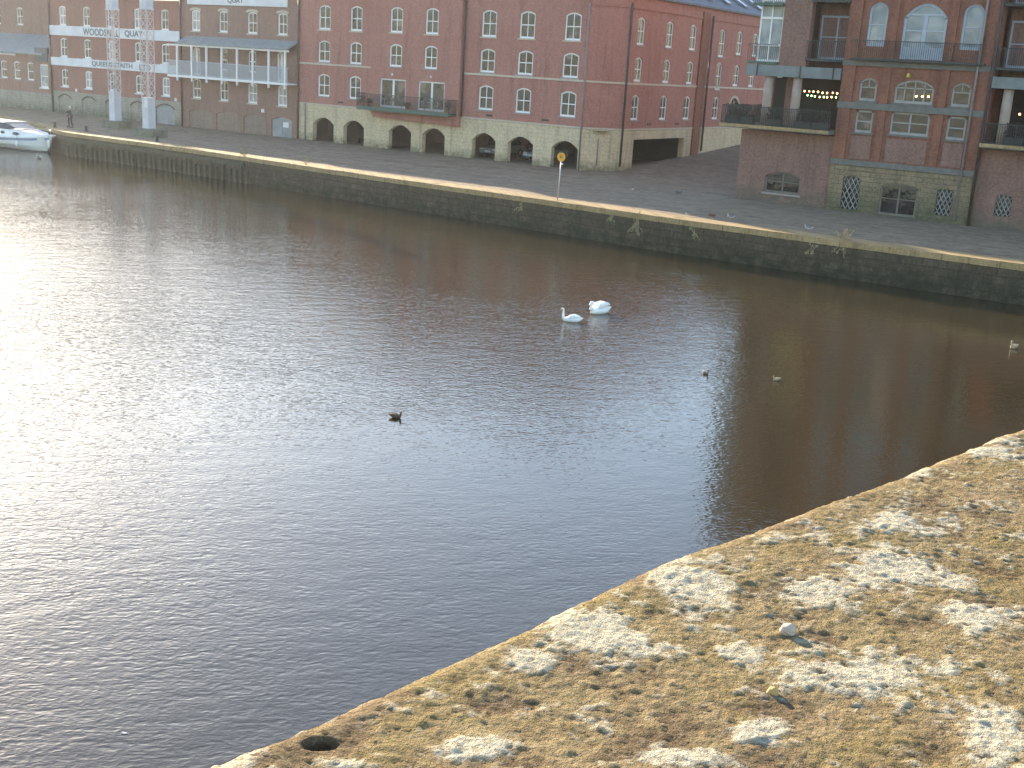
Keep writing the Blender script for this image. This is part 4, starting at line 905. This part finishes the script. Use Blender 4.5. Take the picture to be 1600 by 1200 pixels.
# birds
def spine(b, pts, rad, n=14):
    mb = MB(); mb.tube(pts, rad, n); b.v += [tuple(v) for v in mb.v][:]; off = len(b.v) - len(mb.v); b.f += [tuple(i + off for i in f) for f in mb.f]
def remesh(o, vox):
    r = o.modifiers.new('remesh', 'REMESH'); r.mode = 'VOXEL'; r.voxel_size = vox; r.use_smooth_shade = True
    s_ = o.modifiers.new('smooth', 'SMOOTH'); s_.iterations = 4; s_.factor = .5
def swan_body(neck, neckr, up=.0):
    b = MB()
    spine(b, [(-.36, 0, .04), (-.30, 0, .07), (-.15, 0, .10), (.05, 0, .115), (.2, 0, .11), (.32, 0, .12), (.44, 0, .16), (.54, 0, .2)],
          [.03, (.10, .09), (.17, .14), (.195, .16), (.18, .15), (.13, .115), (.07, .05), (.015, .01)])
    for sy in (-1, 1):   # folded wings, slightly raised
        spine(b, [(-.18, sy * .10, .14), (-.05, sy * .14, .2 + up), (.15, sy * .13, .24 + up), (.32, sy * .08, .22 + up), (.46, sy * .03, .19 + up)], [(.03, .05), (.055, .1), (.05, .1), (.04, .07), (.01, .02)], 10)
    spine(b, neck, neckr, 12)
    return b
def swan(label, x, y, rot, pose, s=1.0):
    t = thing('swan', label, 'swan', (x, y, 0), rot, 'white swans on the river')
    if pose == 'up':
        nk = [(-.26, 0, .1), (-.36, 0, .15), (-.39, 0, .26), (-.385, 0, .38), (-.38, 0, .49), (-.405, 0, .56), (-.45, 0, .57), (-.49, 0, .55)]
        nr = [.085, .07, .052, .043, .04, .046, .044, .03]; bl = [(-.48, 0, .55), (-.52, 0, .53), (-.55, 0, .505)]
        kn = (-.485, 0, .58)
    else:
        nk = [(-.26, 0, .12), (-.38, 0, .2), (-.42, 0, .32), (-.36, .02, .42), (-.26, .04, .41), (-.22, .05, .33), (-.25, .06, .27), (-.27, .07, .23)]
        nr = [.085, .065, .045, .04, .04, .045, .045, .03]; bl = [(-.27, .07, .23), (-.28, .08, .19), (-.28, .09, .16)]
        kn = (-.24, .07, .25)
    o = part('body', swan_body(nk, nr, .0 if pose == 'up' else .09), 'swan', t); remesh(o, .014)
    part('bill', MB().tube(bl, [(.022, .022), (.02, .015), (.012, .008)], 8), 'bill_orange', t, smooth=True)
    part('bill_knob', MB().tube([(kn[0] - .01, kn[1], kn[2] - .01), (kn[0] + .01, kn[1], kn[2] + .01)], .016, 8), 'bill_black', t, smooth=True)
    t.scale = (s, s, s); return t
def duck(name, label, cat, x, y, z, rot, mat, head=None, bill='bill_yellow', s=1.0, group=None, stand=False, neck=1.0):
    t = thing(name, label, cat, (x, y, z), rot, group); zz = .12 if stand else 0
    b = MB()
    spine(b, [(-.17, 0, .04 + zz), (-.13, 0, .05 + zz), (-.03, 0, .055 + zz), (.08, 0, .06 + zz), (.17, 0, .085 + zz), (.23, 0, .11 + zz)], [.02, (.055, .05), (.085, .07), (.08, .065), (.045, .035), (.01, .008)], 12)
    hx = -.16; hz = .10 + .08 * neck + zz
    spine(b, [(-.12, 0, .07 + zz), (-.15, 0, .11 + zz), (hx, 0, hz - .01)], [.045, .032, .03], 10)
    spine(b, [(hx + .03, 0, hz), (hx, 0, hz + .005), (hx - .03, 0, hz)], [.02, .037, .02], 10)
    o = part('body', b, mat, t); remesh(o, .009)
    if head: part('head_plumage', MB().tube([(hx + .038, 0, hz), (hx + .02, 0, hz + .004), (hx, 0, hz + .006), (hx - .03, 0, hz + .001)], [.018, .037, .043, .022], 10), head, t, smooth=True)
    part('bill', MB().tube([(hx - .03, 0, hz - .003), (hx - .055, 0, hz - .008), (hx - .075, 0, hz - .012)], [(.014, .012), (.013, .007), (.008, .004)], 8), bill, t, smooth=True)
    for sy in (-1, 1): part('wing', MB().tube([(-.08, sy * .065, .08 + zz), (.02, sy * .078, .09 + zz), (.12, sy * .05, .095 + zz), (.2, sy * .02, .1 + zz)], [(.01, .02), (.018, .045), (.014, .035), (.004, .01)], 8), mat if mat != 'gull_grey' else 'duck_grey', t, smooth=True)
    if stand:
        for sy in (-1, 1): part('leg', MB().tube([(0, sy * .03, zz), (0, sy * .03, .01), (-.04, sy * .03, .005)], [.008, .006, .008], 6), 'bill_orange', t)
    t.scale = (s, s, s); return t
swan('white swan with its neck held straight up, the lower left of the pair', -21.3, 36.75, R(28), 'up', .82)
swan('white swan preening with its neck folded back, the upper right of the pair', -21.35, 38.9, R(68), 'preen', 1.1)
G1 = 'ducks scattered on the river'
duck('mallard', 'brown duck alone on the open water below the swans, heading right', 'duck', -18.3, 22.85, 0, R(205), 'duck_brown', 'duck_grey', s=.85, group=G1)
duck('mallard', 'small duck on the river at the edge of the dark reflection', 'duck', -14.3, 33.3, 0, R(150), 'duck_grey', 'drake_green', s=.75, group=G1)
duck('mallard', 'small pale-fronted duck on the dark water to the right', 'duck', -12.3, 34.2, 0, R(60), 'duck_pale', 'duck_brown', s=.72, group=G1, neck=1.3)
duck('gull', 'pale-breasted waterbird floating near the right edge', 'gull', -7.5, 45.5, 0, R(70), 'duck_pale', 'duck_grey', s=1.2, group='gulls on the river', neck=1.5)
duck('gull', 'white gull floating just below the moored cruiser', 'gull', -81.3, 56.5, 0, R(10), 'gull_grey', s=1.4, group='gulls on the river')
G2 = 'birds standing on the quay'
duck('pigeon', 'grey and white bird on the quay setts right of the yellow sign', 'bird', -34.5, 65.9, QZ, R(160), 'gull_grey', 'pigeon', s=.95, group=G2, stand=True)
duck('pigeon', 'dark pigeon on the quay setts furthest from the edge', 'bird', -31.7, 66.8, QZ, R(180), 'pigeon', 'pigeon', s=1.25, group=G2, stand=True)
duck('gull', 'small white bird at the quay edge, first of three in a row', 'bird', -26.5, 57.2, QZ, R(40), 'gull_grey', s=.7, group=G2, stand=True)
duck('pigeon', 'brownish bird standing in the middle of the three at the quay edge', 'bird', -25.3, 57.6, QZ, R(200), 'duck_brown', 'duck_grey', s=1.05, group=G2, stand=True)
duck('gull', 'white and grey gull standing rightmost of the three at the quay edge', 'bird', -24.4, 58.0, QZ, R(20), 'gull_grey', s=1.1, group=G2, stand=True)
duck('gull', 'white gull alone on the coping in front of the flats', 'bird', -19.9, 57.3, QZ, R(30), 'gull_grey', s=1.15, group=G2, stand=True)
# ------------------------------------------------------------------ weeds on the wall
def weed(x, y, z, label, n=26, h=.8, spread=.5, hang=0.0, mat='dry_stem', seed=1):
    t = thing('wall_weed', label, 'plant', (x, y, z), group='dry weeds growing from the quay wall'); rg = random.Random(seed)
    st = MB(); lf = MB()
    for k in range(n):
        th = rg.uniform(0, 6.28); r_ = rg.uniform(.1, 1) * spread; hh = h * rg.uniform(.4, 1) * (1 if rg.random() > hang else -1)
        p0 = Vector((rg.uniform(-.25, .25) * spread, rg.uniform(0, .05), 0)); p2 = Vector((r_ * math.cos(th) * 1.3, -abs(r_ * math.sin(th)) * .5, hh)); p1 = (p0 + p2) / 2 + Vector((0, -.05, .12 * h))
        st.tube([p0, p1, p2], [.012, .008, .004], 4)
        for q in range(9):
            f = rg.uniform(.35, 1); c = p1.lerp(p2, (f - .35) / .65) if f > .35 else p1
            a = Vector((rg.uniform(-1, 1), rg.uniform(-1, 1), rg.uniform(-1, 1))).normalized() * rg.uniform(.04, .085); b = a.cross(Vector((.3, 1, .2))).normalized() * .028
            lf.poly([c, c + a * .6 + b, c + a * 1.4, c + a * .6 - b])
    part('stems', st, mat, t); part('leaves', lf, 'weed_leaf' if seed % 2 else 'dry_stem', t)
weed(-61.5, 59.0, QZ - .1, 'tuft of dry stalks on the wall where the timber piles end', 18, .75, .5, .2, seed=3)
weed(-28.6, 55.5, 1.35, 'pale weed hanging from the wall joint below the three birds', 22, .7, .55, .6, seed=5)
weed(-30.3, 55.8, 1.45, 'small pale weed on the wall just left of the larger hanging weed', 12, .3, .45, .4, seed=7)
weed(-25.2, 55.3, 1.3, 'small dry weed on the wall below the rightmost quay birds', 8, .45, .3, .6, seed=9)
weed(-17.4, 55.55, QZ - .1, 'largest dry weed sprouting over the coping before the stone ground floor', 22, .75, .65, .35, seed=10)
weed(-18.9, 55.4, 1.25, 'low dry weed hanging left of the largest one', 10, .35, .4, .6, seed=12)
weed(-55.0, 58.3, QZ, 'thin dry stalks standing on the sunlit coping', 7, .7, .5, 0, seed=14)
weed(-36.5, 56.35, 1.3, 'faint small weed on the wall below the yellow sign', 8, .3, .4, .5, seed=17)
# floating feather
mb = MB(); mb.prism([(-.045, 0), (-.01, .016), (.03, .018), (.05, .004), (.03, -.013), (-.01, -.011)], .006, .012, axis='z'); mb.tube([(-.07, 0, .008), (.05, .003, .015)], .003, 4)
tag(part('feather', mb, 'feather', None, (-11.74, 9.04, 0), R(200)), 'single white feather floating on the water at the bottom left', 'feather')
# ------------------------------------------------------------------ foreground parapet
rng = np.random.RandomState(3)
_gr = rng.uniform(0, 2 * np.pi, (256, 256)); _gx, _gy = np.cos(_gr), np.sin(_gr)
def perlin(x, y):
    xi = np.floor(x).astype(int); yi = np.floor(y).astype(int); xf = x - xi; yf = y - yi
    u = xf ** 3 * (xf * (xf * 6 - 15) + 10); v_ = yf ** 3 * (yf * (yf * 6 - 15) + 10)
    def gd(a, b): g0 = _gx[(xi + a) % 256, (yi + b) % 256]; g1 = _gy[(xi + a) % 256, (yi + b) % 256]; return g0 * (xf - a) + g1 * (yf - b)
    return (gd(0, 0) * (1 - u) + gd(1, 0) * u) * (1 - v_) + (gd(0, 1) * (1 - u) + gd(1, 1) * u) * v_
def fbm(x, y, o=5, g=.5):
    s_ = 0; a = 1; f = 1
    for k in range(o): s_ = s_ + a * perlin(x * f + 17.3 * k, y * f + 5.1 * k); a *= g; f *= 2.03
    return s_
EY = [-1.2, .2, .5, .72, 1.01, 1.38, 1.97, 2.8, 3.6]; EX = [-.66, -.615, -.59, -.553, -.508, -.42, -.29, -.06, .16]
ya = np.concatenate([np.arange(-.6, .35, .008), np.arange(.35, 1.7, .0027), np.arange(1.7, 2.6, .0045), np.arange(2.6, 3.4, .02)])
rc = .035
arc = np.linspace(0, np.pi / 2, 16)
tt = [(0, -.5), (0, -.35), (0, -.2), (0, -.12), (0, -.08), (0, -.055)] + [(rc - rc * math.cos(a), -rc + rc * math.sin(a)) for a in arc]
tt += [(t, 0) for t in np.arange(rc + .003, .56, .0030)] + [(t, 0) for t in np.arange(.56, .95, .01)] + [(.952, -.02), (.955, -.5)]
tt = np.array(tt)
T, Yg = np.meshgrid(tt[:, 0], ya); Zg, _ = np.meshgrid(tt[:, 1], ya)
ex = np.interp(Yg, EY, EX); ex = ex + .0022 * fbm(Yg * 9, Yg * 0 + 3, 4) + .004 * fbm(Yg * 3, Yg * 0 + 8, 2)
Xg = ex + T
wt = np.clip((Zg + .1) / .06, 0, 1)
big_ = fbm(Xg * 3.2, Yg * 3.2, 3); mid = fbm(Xg * 14 + 4, Yg * 14, 4, .6); fin = fbm(Xg * 55, Yg * 55 + 9, 4, .7)
rdg = 1 - np.abs(fbm(Xg * 26 + 7, Yg * 26 + 2, 3, .6)) * 2.2
pits = np.clip(fbm(Xg * 75 + 40, Yg * 75, 3, .6) - .12, 0, 1); fin2 = fbm(Xg * 120 + 11, Yg * 120 + 5, 3, .7)
# lichen crusts, moss and dark stains: (x, y, rx, ry) on the stone top
LICH = [(-0.4384, 1.0314, 17.3, 8.2, 18.4, -21.4, 1.00), (-0.4543, 0.8684, 18.4, 10.5, 12.1, -14.4, 1.00), (-0.4683, 0.8025, 21.4, 13.5, 19.3, -23.2, 0.80), (-0.3225, 1.1051, 16.4, 5.7, 14.1, -16.5, 1.00), (-0.2817, 1.2238, 15.9, 4.6, 10.9, -12.5, 1.00), (-0.3211, 1.3604, 13.0, 3.7, 11.5, -12.9, 0.55), (-0.1729, 1.1391, 23.6, 5.2, 11.9, -14.1, 1.00), (-0.2338, 0.9602, 13.4, 4.2, 17.4, -21.1, 0.85), (-0.2937, 0.9631, 27.3, 10.1, 27.4, -32.8, 0.60), (-0.2750, 0.8122, 38.2, 15.7, 49.2, -60.7, 1.00), (-0.4361, 0.6555, 37.1, 26.4, 41.0, -50.8, 1.00), (-0.3801, 0.7389, 53.3, 30.5, 34.5, -42.5, 0.90), (-0.1299, 0.9322, 22.0, 4.9, 11.7, -14.5, 0.75), (-0.2931, 1.7666, 15.8, 3.3, 8.8, -9.3, 0.60), (-0.3526, 1.5440, 30.9, 8.5, 34.4, -37.3, 0.90), (-0.3123, 0.7386, 23.0, 11.3, 41.4, -51.5, 0.70), (-0.2152, 1.2277, 33.7, 8.0, 19.3, -22.5, 0.90), (-0.4046, 1.2214, 18.6, 7.1, 26.0, -29.4, 0.45), (-0.4920, 0.5836, 26.9, 23.3, 77.2, -96.2, 0.30), ]
MOSSP = [(-0.3408, 1.2532, 27.0, 8.8, 18.7, -21.2, 1.00), (-0.2056, 1.3848, 28.1, 5.8, 20.0, -22.7, 1.00), (-0.2367, 1.0679, 54.4, 15.7, 49.8, -59.2, 0.70), (-0.4775, 0.6743, 17.5, 13.1, 27.5, -33.8, 0.80), (-0.2400, 1.4607, 44.0, 9.6, 32.2, -35.9, 0.70), (-0.1834, 0.9011, 31.9, 9.0, 47.5, -58.5, 0.60), (-0.3489, 0.9170, 26.6, 11.7, 39.1, -46.9, 0.60), (-0.4240, 0.7622, 17.8, 10.8, 31.8, -38.7, 0.50), ]
DARKP = [(-0.2048, 1.2840, 29.6, 6.5, 18.3, -21.1, 1.00), (-0.4636, 0.7167, 19.6, 13.5, 27.2, -33.3, 0.90), (-0.2552, 0.8742, 16.3, 6.0, 24.9, -30.5, 0.90), (-0.3321, 0.7451, 23.9, 12.2, 32.9, -40.7, 1.20), (-0.5172, 0.6923, 24.9, 19.5, 52.7, -64.2, 0.60), (-0.3983, 0.8034, 26.9, 14.8, 34.1, -41.4, 0.60), (-0.2693, 1.3931, 22.2, 5.5, 24.2, -27.2, 0.50), (-0.3195, 1.0328, 11.8, 4.4, 48.2, -57.0, 0.50), (-0.2140, 0.8640, 47.5, 15.5, 67.8, -83.6, 0.50), ]
def patches(LST, edge=1.0):
    f = np.full_like(Xg, -9.0)
    for cx, cy, a, b, c, d_, w_ in LST:
        dx = Xg - cx; dy = Yg - cy; f = np.maximum(f, (edge - np.hypot(a * dx + b * dy, c * dx + d_ * dy)) + (w_ - 1) * .7)
    return f
fbr = fbm(Xg * 13 + 3, Yg * 13 + 1, 6, .7); fgr = fbm(Xg * 90, Yg * 90, 3, .7)
lich = patches(LICH)
wn = fbm(Xg * 11 + 3, Yg * 11 + 1, 5, .65); lich = np.clip((lich + fbr * 1.25 + fgr * .55 + .02) * 2.2, 0, 1)
far = np.clip((Yg - 1.5) * 3, 0, 1)
lich = np.maximum(lich, np.clip((fbm(Xg * 6 + 30, Yg * 6 + 11, 6, .7) - .42 + .14 * far + fgr * .12) * 6, 0, 1) * .9)
lich = np.maximum(lich, np.clip((fbm(Xg * 34 + 50, Yg * 34, 4, .7) - .40) * 5, 0, 1) * .7)
moss = np.clip((patches(MOSSP) + fbr * 1.2) * 1.5, 0, 1); moss = np.maximum(moss, np.clip((fbm(Xg * 9 + 90, Yg * 9 + 20, 5, .65) - .05) * 2.8, 0, 1) * .85)
dark = np.clip((patches(DARKP) + fbr * 1.3 + fgr * .3) * 1.3, 0, 1); dark = np.maximum(dark, np.clip((fbm(Xg * 8 + 60, Yg * 8 + 70, 6, .7) - .12) * 3.0, 0, 1) * .75)
_a = (Xg + .5316) * .78 + (Yg - .5874) * .63; _b = (Xg + .5316) * .68 - (Yg - .5874) * .74
hole = np.exp(-(np.hypot(_a / .0105, _b / .0068) * (1 + .25 * fbr)) ** 4) * wt
gra = np.abs(fbm(Xg * 60 + 3, Yg * 60 + 30, 4, .65)); gr2 = np.abs(fbm(Xg * 22 + 31, Yg * 22 + 3, 5, .6))
d = wt * (.006 * big_ + .0009 * mid + .0011 * np.abs(fbm(Xg * 170, Yg * 170, 2)) + .0024 * (gra - .25) + .0016 * (gr2 - .25) + .0008 * fin2) + wt * (lich * .0014 - dark * .0018)
d = d - .03 * hole
side = (1 - wt)
Zf = 8.5 + Zg + d - .018 * wt * np.clip((T - .4) * 0, 0, 1)
Xf = Xg - side * (.006 * mid + .002 * fin)
nr, nc = Xf.shape
verts = np.stack([Xf, Yg, Zf], -1).reshape(-1, 3)
idx = np.arange(nr * nc).reshape(nr, nc)
q = np.stack([idx[:-1, :-1], idx[:-1, 1:], idx[1:, 1:], idx[1:, :-1]], -1).reshape(-1, 4)
me = bpy.data.meshes.new('coping_stone'); me.vertices.add(len(verts)); me.vertices.foreach_set('co', verts.ravel())
me.loops.add(q.size); me.loops.foreach_set('vertex_index', q.ravel()); me.polygons.add(len(q)); me.polygons.foreach_set('loop_start', np.arange(len(q)) * 4); me.polygons.foreach_set('loop_total', np.full(len(q), 4)); me.update(calc_edges=True)
me.polygons.foreach_set('use_smooth', np.ones(len(q), bool))
ca_ = me.color_attributes.new('growth_and_hole_shade', 'FLOAT_COLOR', 'POINT')
ca_.data.foreach_set('color', np.stack([lich, moss, np.maximum(dark * .85, hole), 1 - hole], -1).astype(np.float32).ravel())  # third channel also paints the shade inside the hole
def stonemat():
    m, nt, b = nodes('lichened_sandstone'); at = N(nt, 'ShaderNodeVertexColor'); at.layer_name = 'growth_and_hole_shade'
    sp_ = N(nt, 'ShaderNodeSeparateColor'); L(nt, at.outputs[0], sp_.inputs[0]); g = N(nt, 'ShaderNodeNewGeometry'); P_ = g.outputs['Position']
    n1 = noise(nt, P_, 30, 8, .7); n2 = noise(nt, P_, 140, 5, .7); n3 = noise(nt, P_, 9, 6, .6); n4 = noise(nt, P_, 330, 3, .6)
    col = mixc(nt, ramp(nt, n1, .32, .68), (.22, .155, .07), (.43, .33, .165))
    col = mixc(nt, ramp(nt, n3, .45, .7, 0, .6), col, (.37, .26, .15))
    col = mixc(nt, math2(nt, 'MULTIPLY', sp_.outputs[1], ramp(nt, n2, .35, .6, .2, .75)), col, (.27, .20, .065))
    col = mixc(nt, math2(nt, 'MULTIPLY', sp_.outputs[2], .9), col, (.12, .075, .045))
    col = mixc(nt, ramp(nt, n2, .55, .72, 0, .55), col, (.58, .49, .36))
    col = mixc(nt, ramp(nt, n4, .6, .75, 0, .4), col, (.12, .08, .05))
    lf_ = math2(nt, 'MULTIPLY', sp_.outputs[0], ramp(nt, n2, .33, .55, .3, .95))
    col = mixc(nt, lf_, col, (.72, .655, .49))
    L(nt, col, b.inputs['Base Color']); b.inputs['Roughness'].default_value = .92; b.inputs['Specular IOR Level'].default_value = .15
    h = math2(nt, 'ADD', math2(nt, 'MULTIPLY', n2, .9), math2(nt, 'MULTIPLY', n4, .4)); bump(nt, b, h, .014)
    return m
M['parapet'] = stonemat()
pr = thing('bridge_parapet', 'rough sunlit stone bridge parapet crusted with white lichen in the foreground', 'wall', (-.2, 1.2, 0))
def shift(o): o.location = (.2, -1.2, 0)
o = part('coping_stone', me, 'parapet', pr); shift(o)
o = part('parapet_wall', MB().prism([(-.56, -.6), (-.53, .4), (-.46, 1.0), (-.36, 1.5), (-.24, 2.0), (-.02, 2.8), (.10, 3.4), (1.0, 3.4), (.25, -.6)], -2, 8.1, axis='z'), 'stone_mossy', pr); shift(o)
def pebble(x, y, r_, mat, label, sc=(1, 1, .8), up=0):
    bm = bmesh.new(); bmesh.ops.create_icosphere(bm, subdivisions=4, radius=r_)
    for v in bm.verts: v.co *= 1 + .16 * math.sin(v.co.x / r_ * 2.1 + 1) * math.cos(v.co.y / r_ * 2.7) + .05 * math.sin(v.co.z / r_ * 7 + v.co.x / r_ * 5); v.co.x *= sc[0]; v.co.y *= sc[1]; v.co.z *= sc[2]
    m_ = bpy.data.meshes.new('pebble'); bm.to_mesh(m_); bm.free()
    i = np.argmin((verts[:, 0] - x) ** 2 + (verts[:, 1] - y) ** 2 + (verts[:, 2] < 8.45) * 9); z = verts[i, 2] + r_ * .45
    return tag(part('pebble', m_, mat, None, (x, y, z), smooth=True), label, 'pebble', 'small pebbles lying on the parapet')
pebble(-.317, .992, .0075, 'pebble', 'pale rounded pebble lying on the parapet, the larger one casting a shadow')
pebble(-.2864, .8778, .005, 'pebble_ochre', 'tiny ochre pebble lying on the parapet below the pale one')
hz = bpy.data.materials.new('veil_haze'); hz.use_nodes = True; nt = hz.node_tree; nt.nodes.clear()  # added thin volume, stands in for veiling glare in the lens
pv = nt.nodes.new('ShaderNodeVolumePrincipled'); om = nt.nodes.new('ShaderNodeOutputMaterial'); nt.links.new(pv.outputs[0], om.inputs[1])
pv.inputs['Color'].default_value = (.92, .95, 1, 1); pv.inputs['Density'].default_value = HAZE; pv.inputs['Anisotropy'].default_value = .6
M['haze'] = hz; tag(part('haze', MB().box(-430, 150, -170, 430, -4.2, 27), 'haze'), kind='stuff')
# ------------------------------------------------------------------ light, sky, camera
SUN_OFF, SUN_EL = R(25.5), R(17.3)
sd = Vector((-math.cos(SUN_OFF) * math.cos(SUN_EL), math.sin(SUN_OFF) * math.cos(SUN_EL), math.sin(SUN_EL)))
w = bpy.data.worlds.new('World'); S.world = w; w.use_nodes = True; nt = w.node_tree; nt.nodes.clear()
sky = nt.nodes.new('ShaderNodeTexSky'); sky.sky_type = 'NISHITA'; sky.sun_disc = False; sky.sun_elevation = SUN_EL
sky.sun_rotation = math.atan2(sd.x, sd.y); sky.air_density = 1.0; sky.dust_density = .5; sky.ozone_density = 1.0
bg = nt.nodes.new('ShaderNodeBackground'); bg.inputs[1].default_value = .15; ow = nt.nodes.new('ShaderNodeOutputWorld')
nt.links.new(sky.outputs[0], bg.inputs[0]); nt.links.new(bg.outputs[0], ow.inputs[0])
sl = bpy.data.lights.new('sun', 'SUN'); sl.energy = 5.0; sl.angle = R(.53); sl.color = (1, .84, .62)
so = bpy.data.objects.new('sun', sl); COL.objects.link(so); so.rotation_euler = sd.to_track_quat('Z', 'Y').to_euler()
cam = bpy.data.cameras.new('camera'); co = bpy.data.objects.new('camera', cam); COL.objects.link(co); S.camera = co
cam.sensor_fit = 'HORIZONTAL'; cam.sensor_width = 36; cam.lens = 36 * 1829.57 / 1600; cam.clip_start = .02; cam.clip_end = 3000
yaw, pt, rl_ = -.57366893, .26517387, .05887374
fwd = Vector((math.sin(yaw) * math.cos(pt), math.cos(yaw) * math.cos(pt), -math.sin(pt))); rt = Vector((math.cos(yaw), -math.sin(yaw), 0)); up = rt.cross(fwd)
rr_ = math.cos(rl_) * rt + math.sin(rl_) * up; uu = -math.sin(rl_) * rt + math.cos(rl_) * up
mw = Matrix((rr_, uu, -fwd)).transposed().to_4x4(); mw.translation = (0, 0, 9.0); co.matrix_world = mw
S.view_settings.view_transform = 'Standard'; S.view_settings.look = 'None'; S.view_settings.exposure = 1.55; S.view_settings.gamma = 1
S.cycles.max_bounces = 6; S.cycles.diffuse_bounces = 3; S.cycles.glossy_bounces = 4; S.cycles.use_denoising = True
S.cycles.sample_clamp_indirect = 6; S.cycles.caustics_reflective = False; S.cycles.caustics_refractive = False
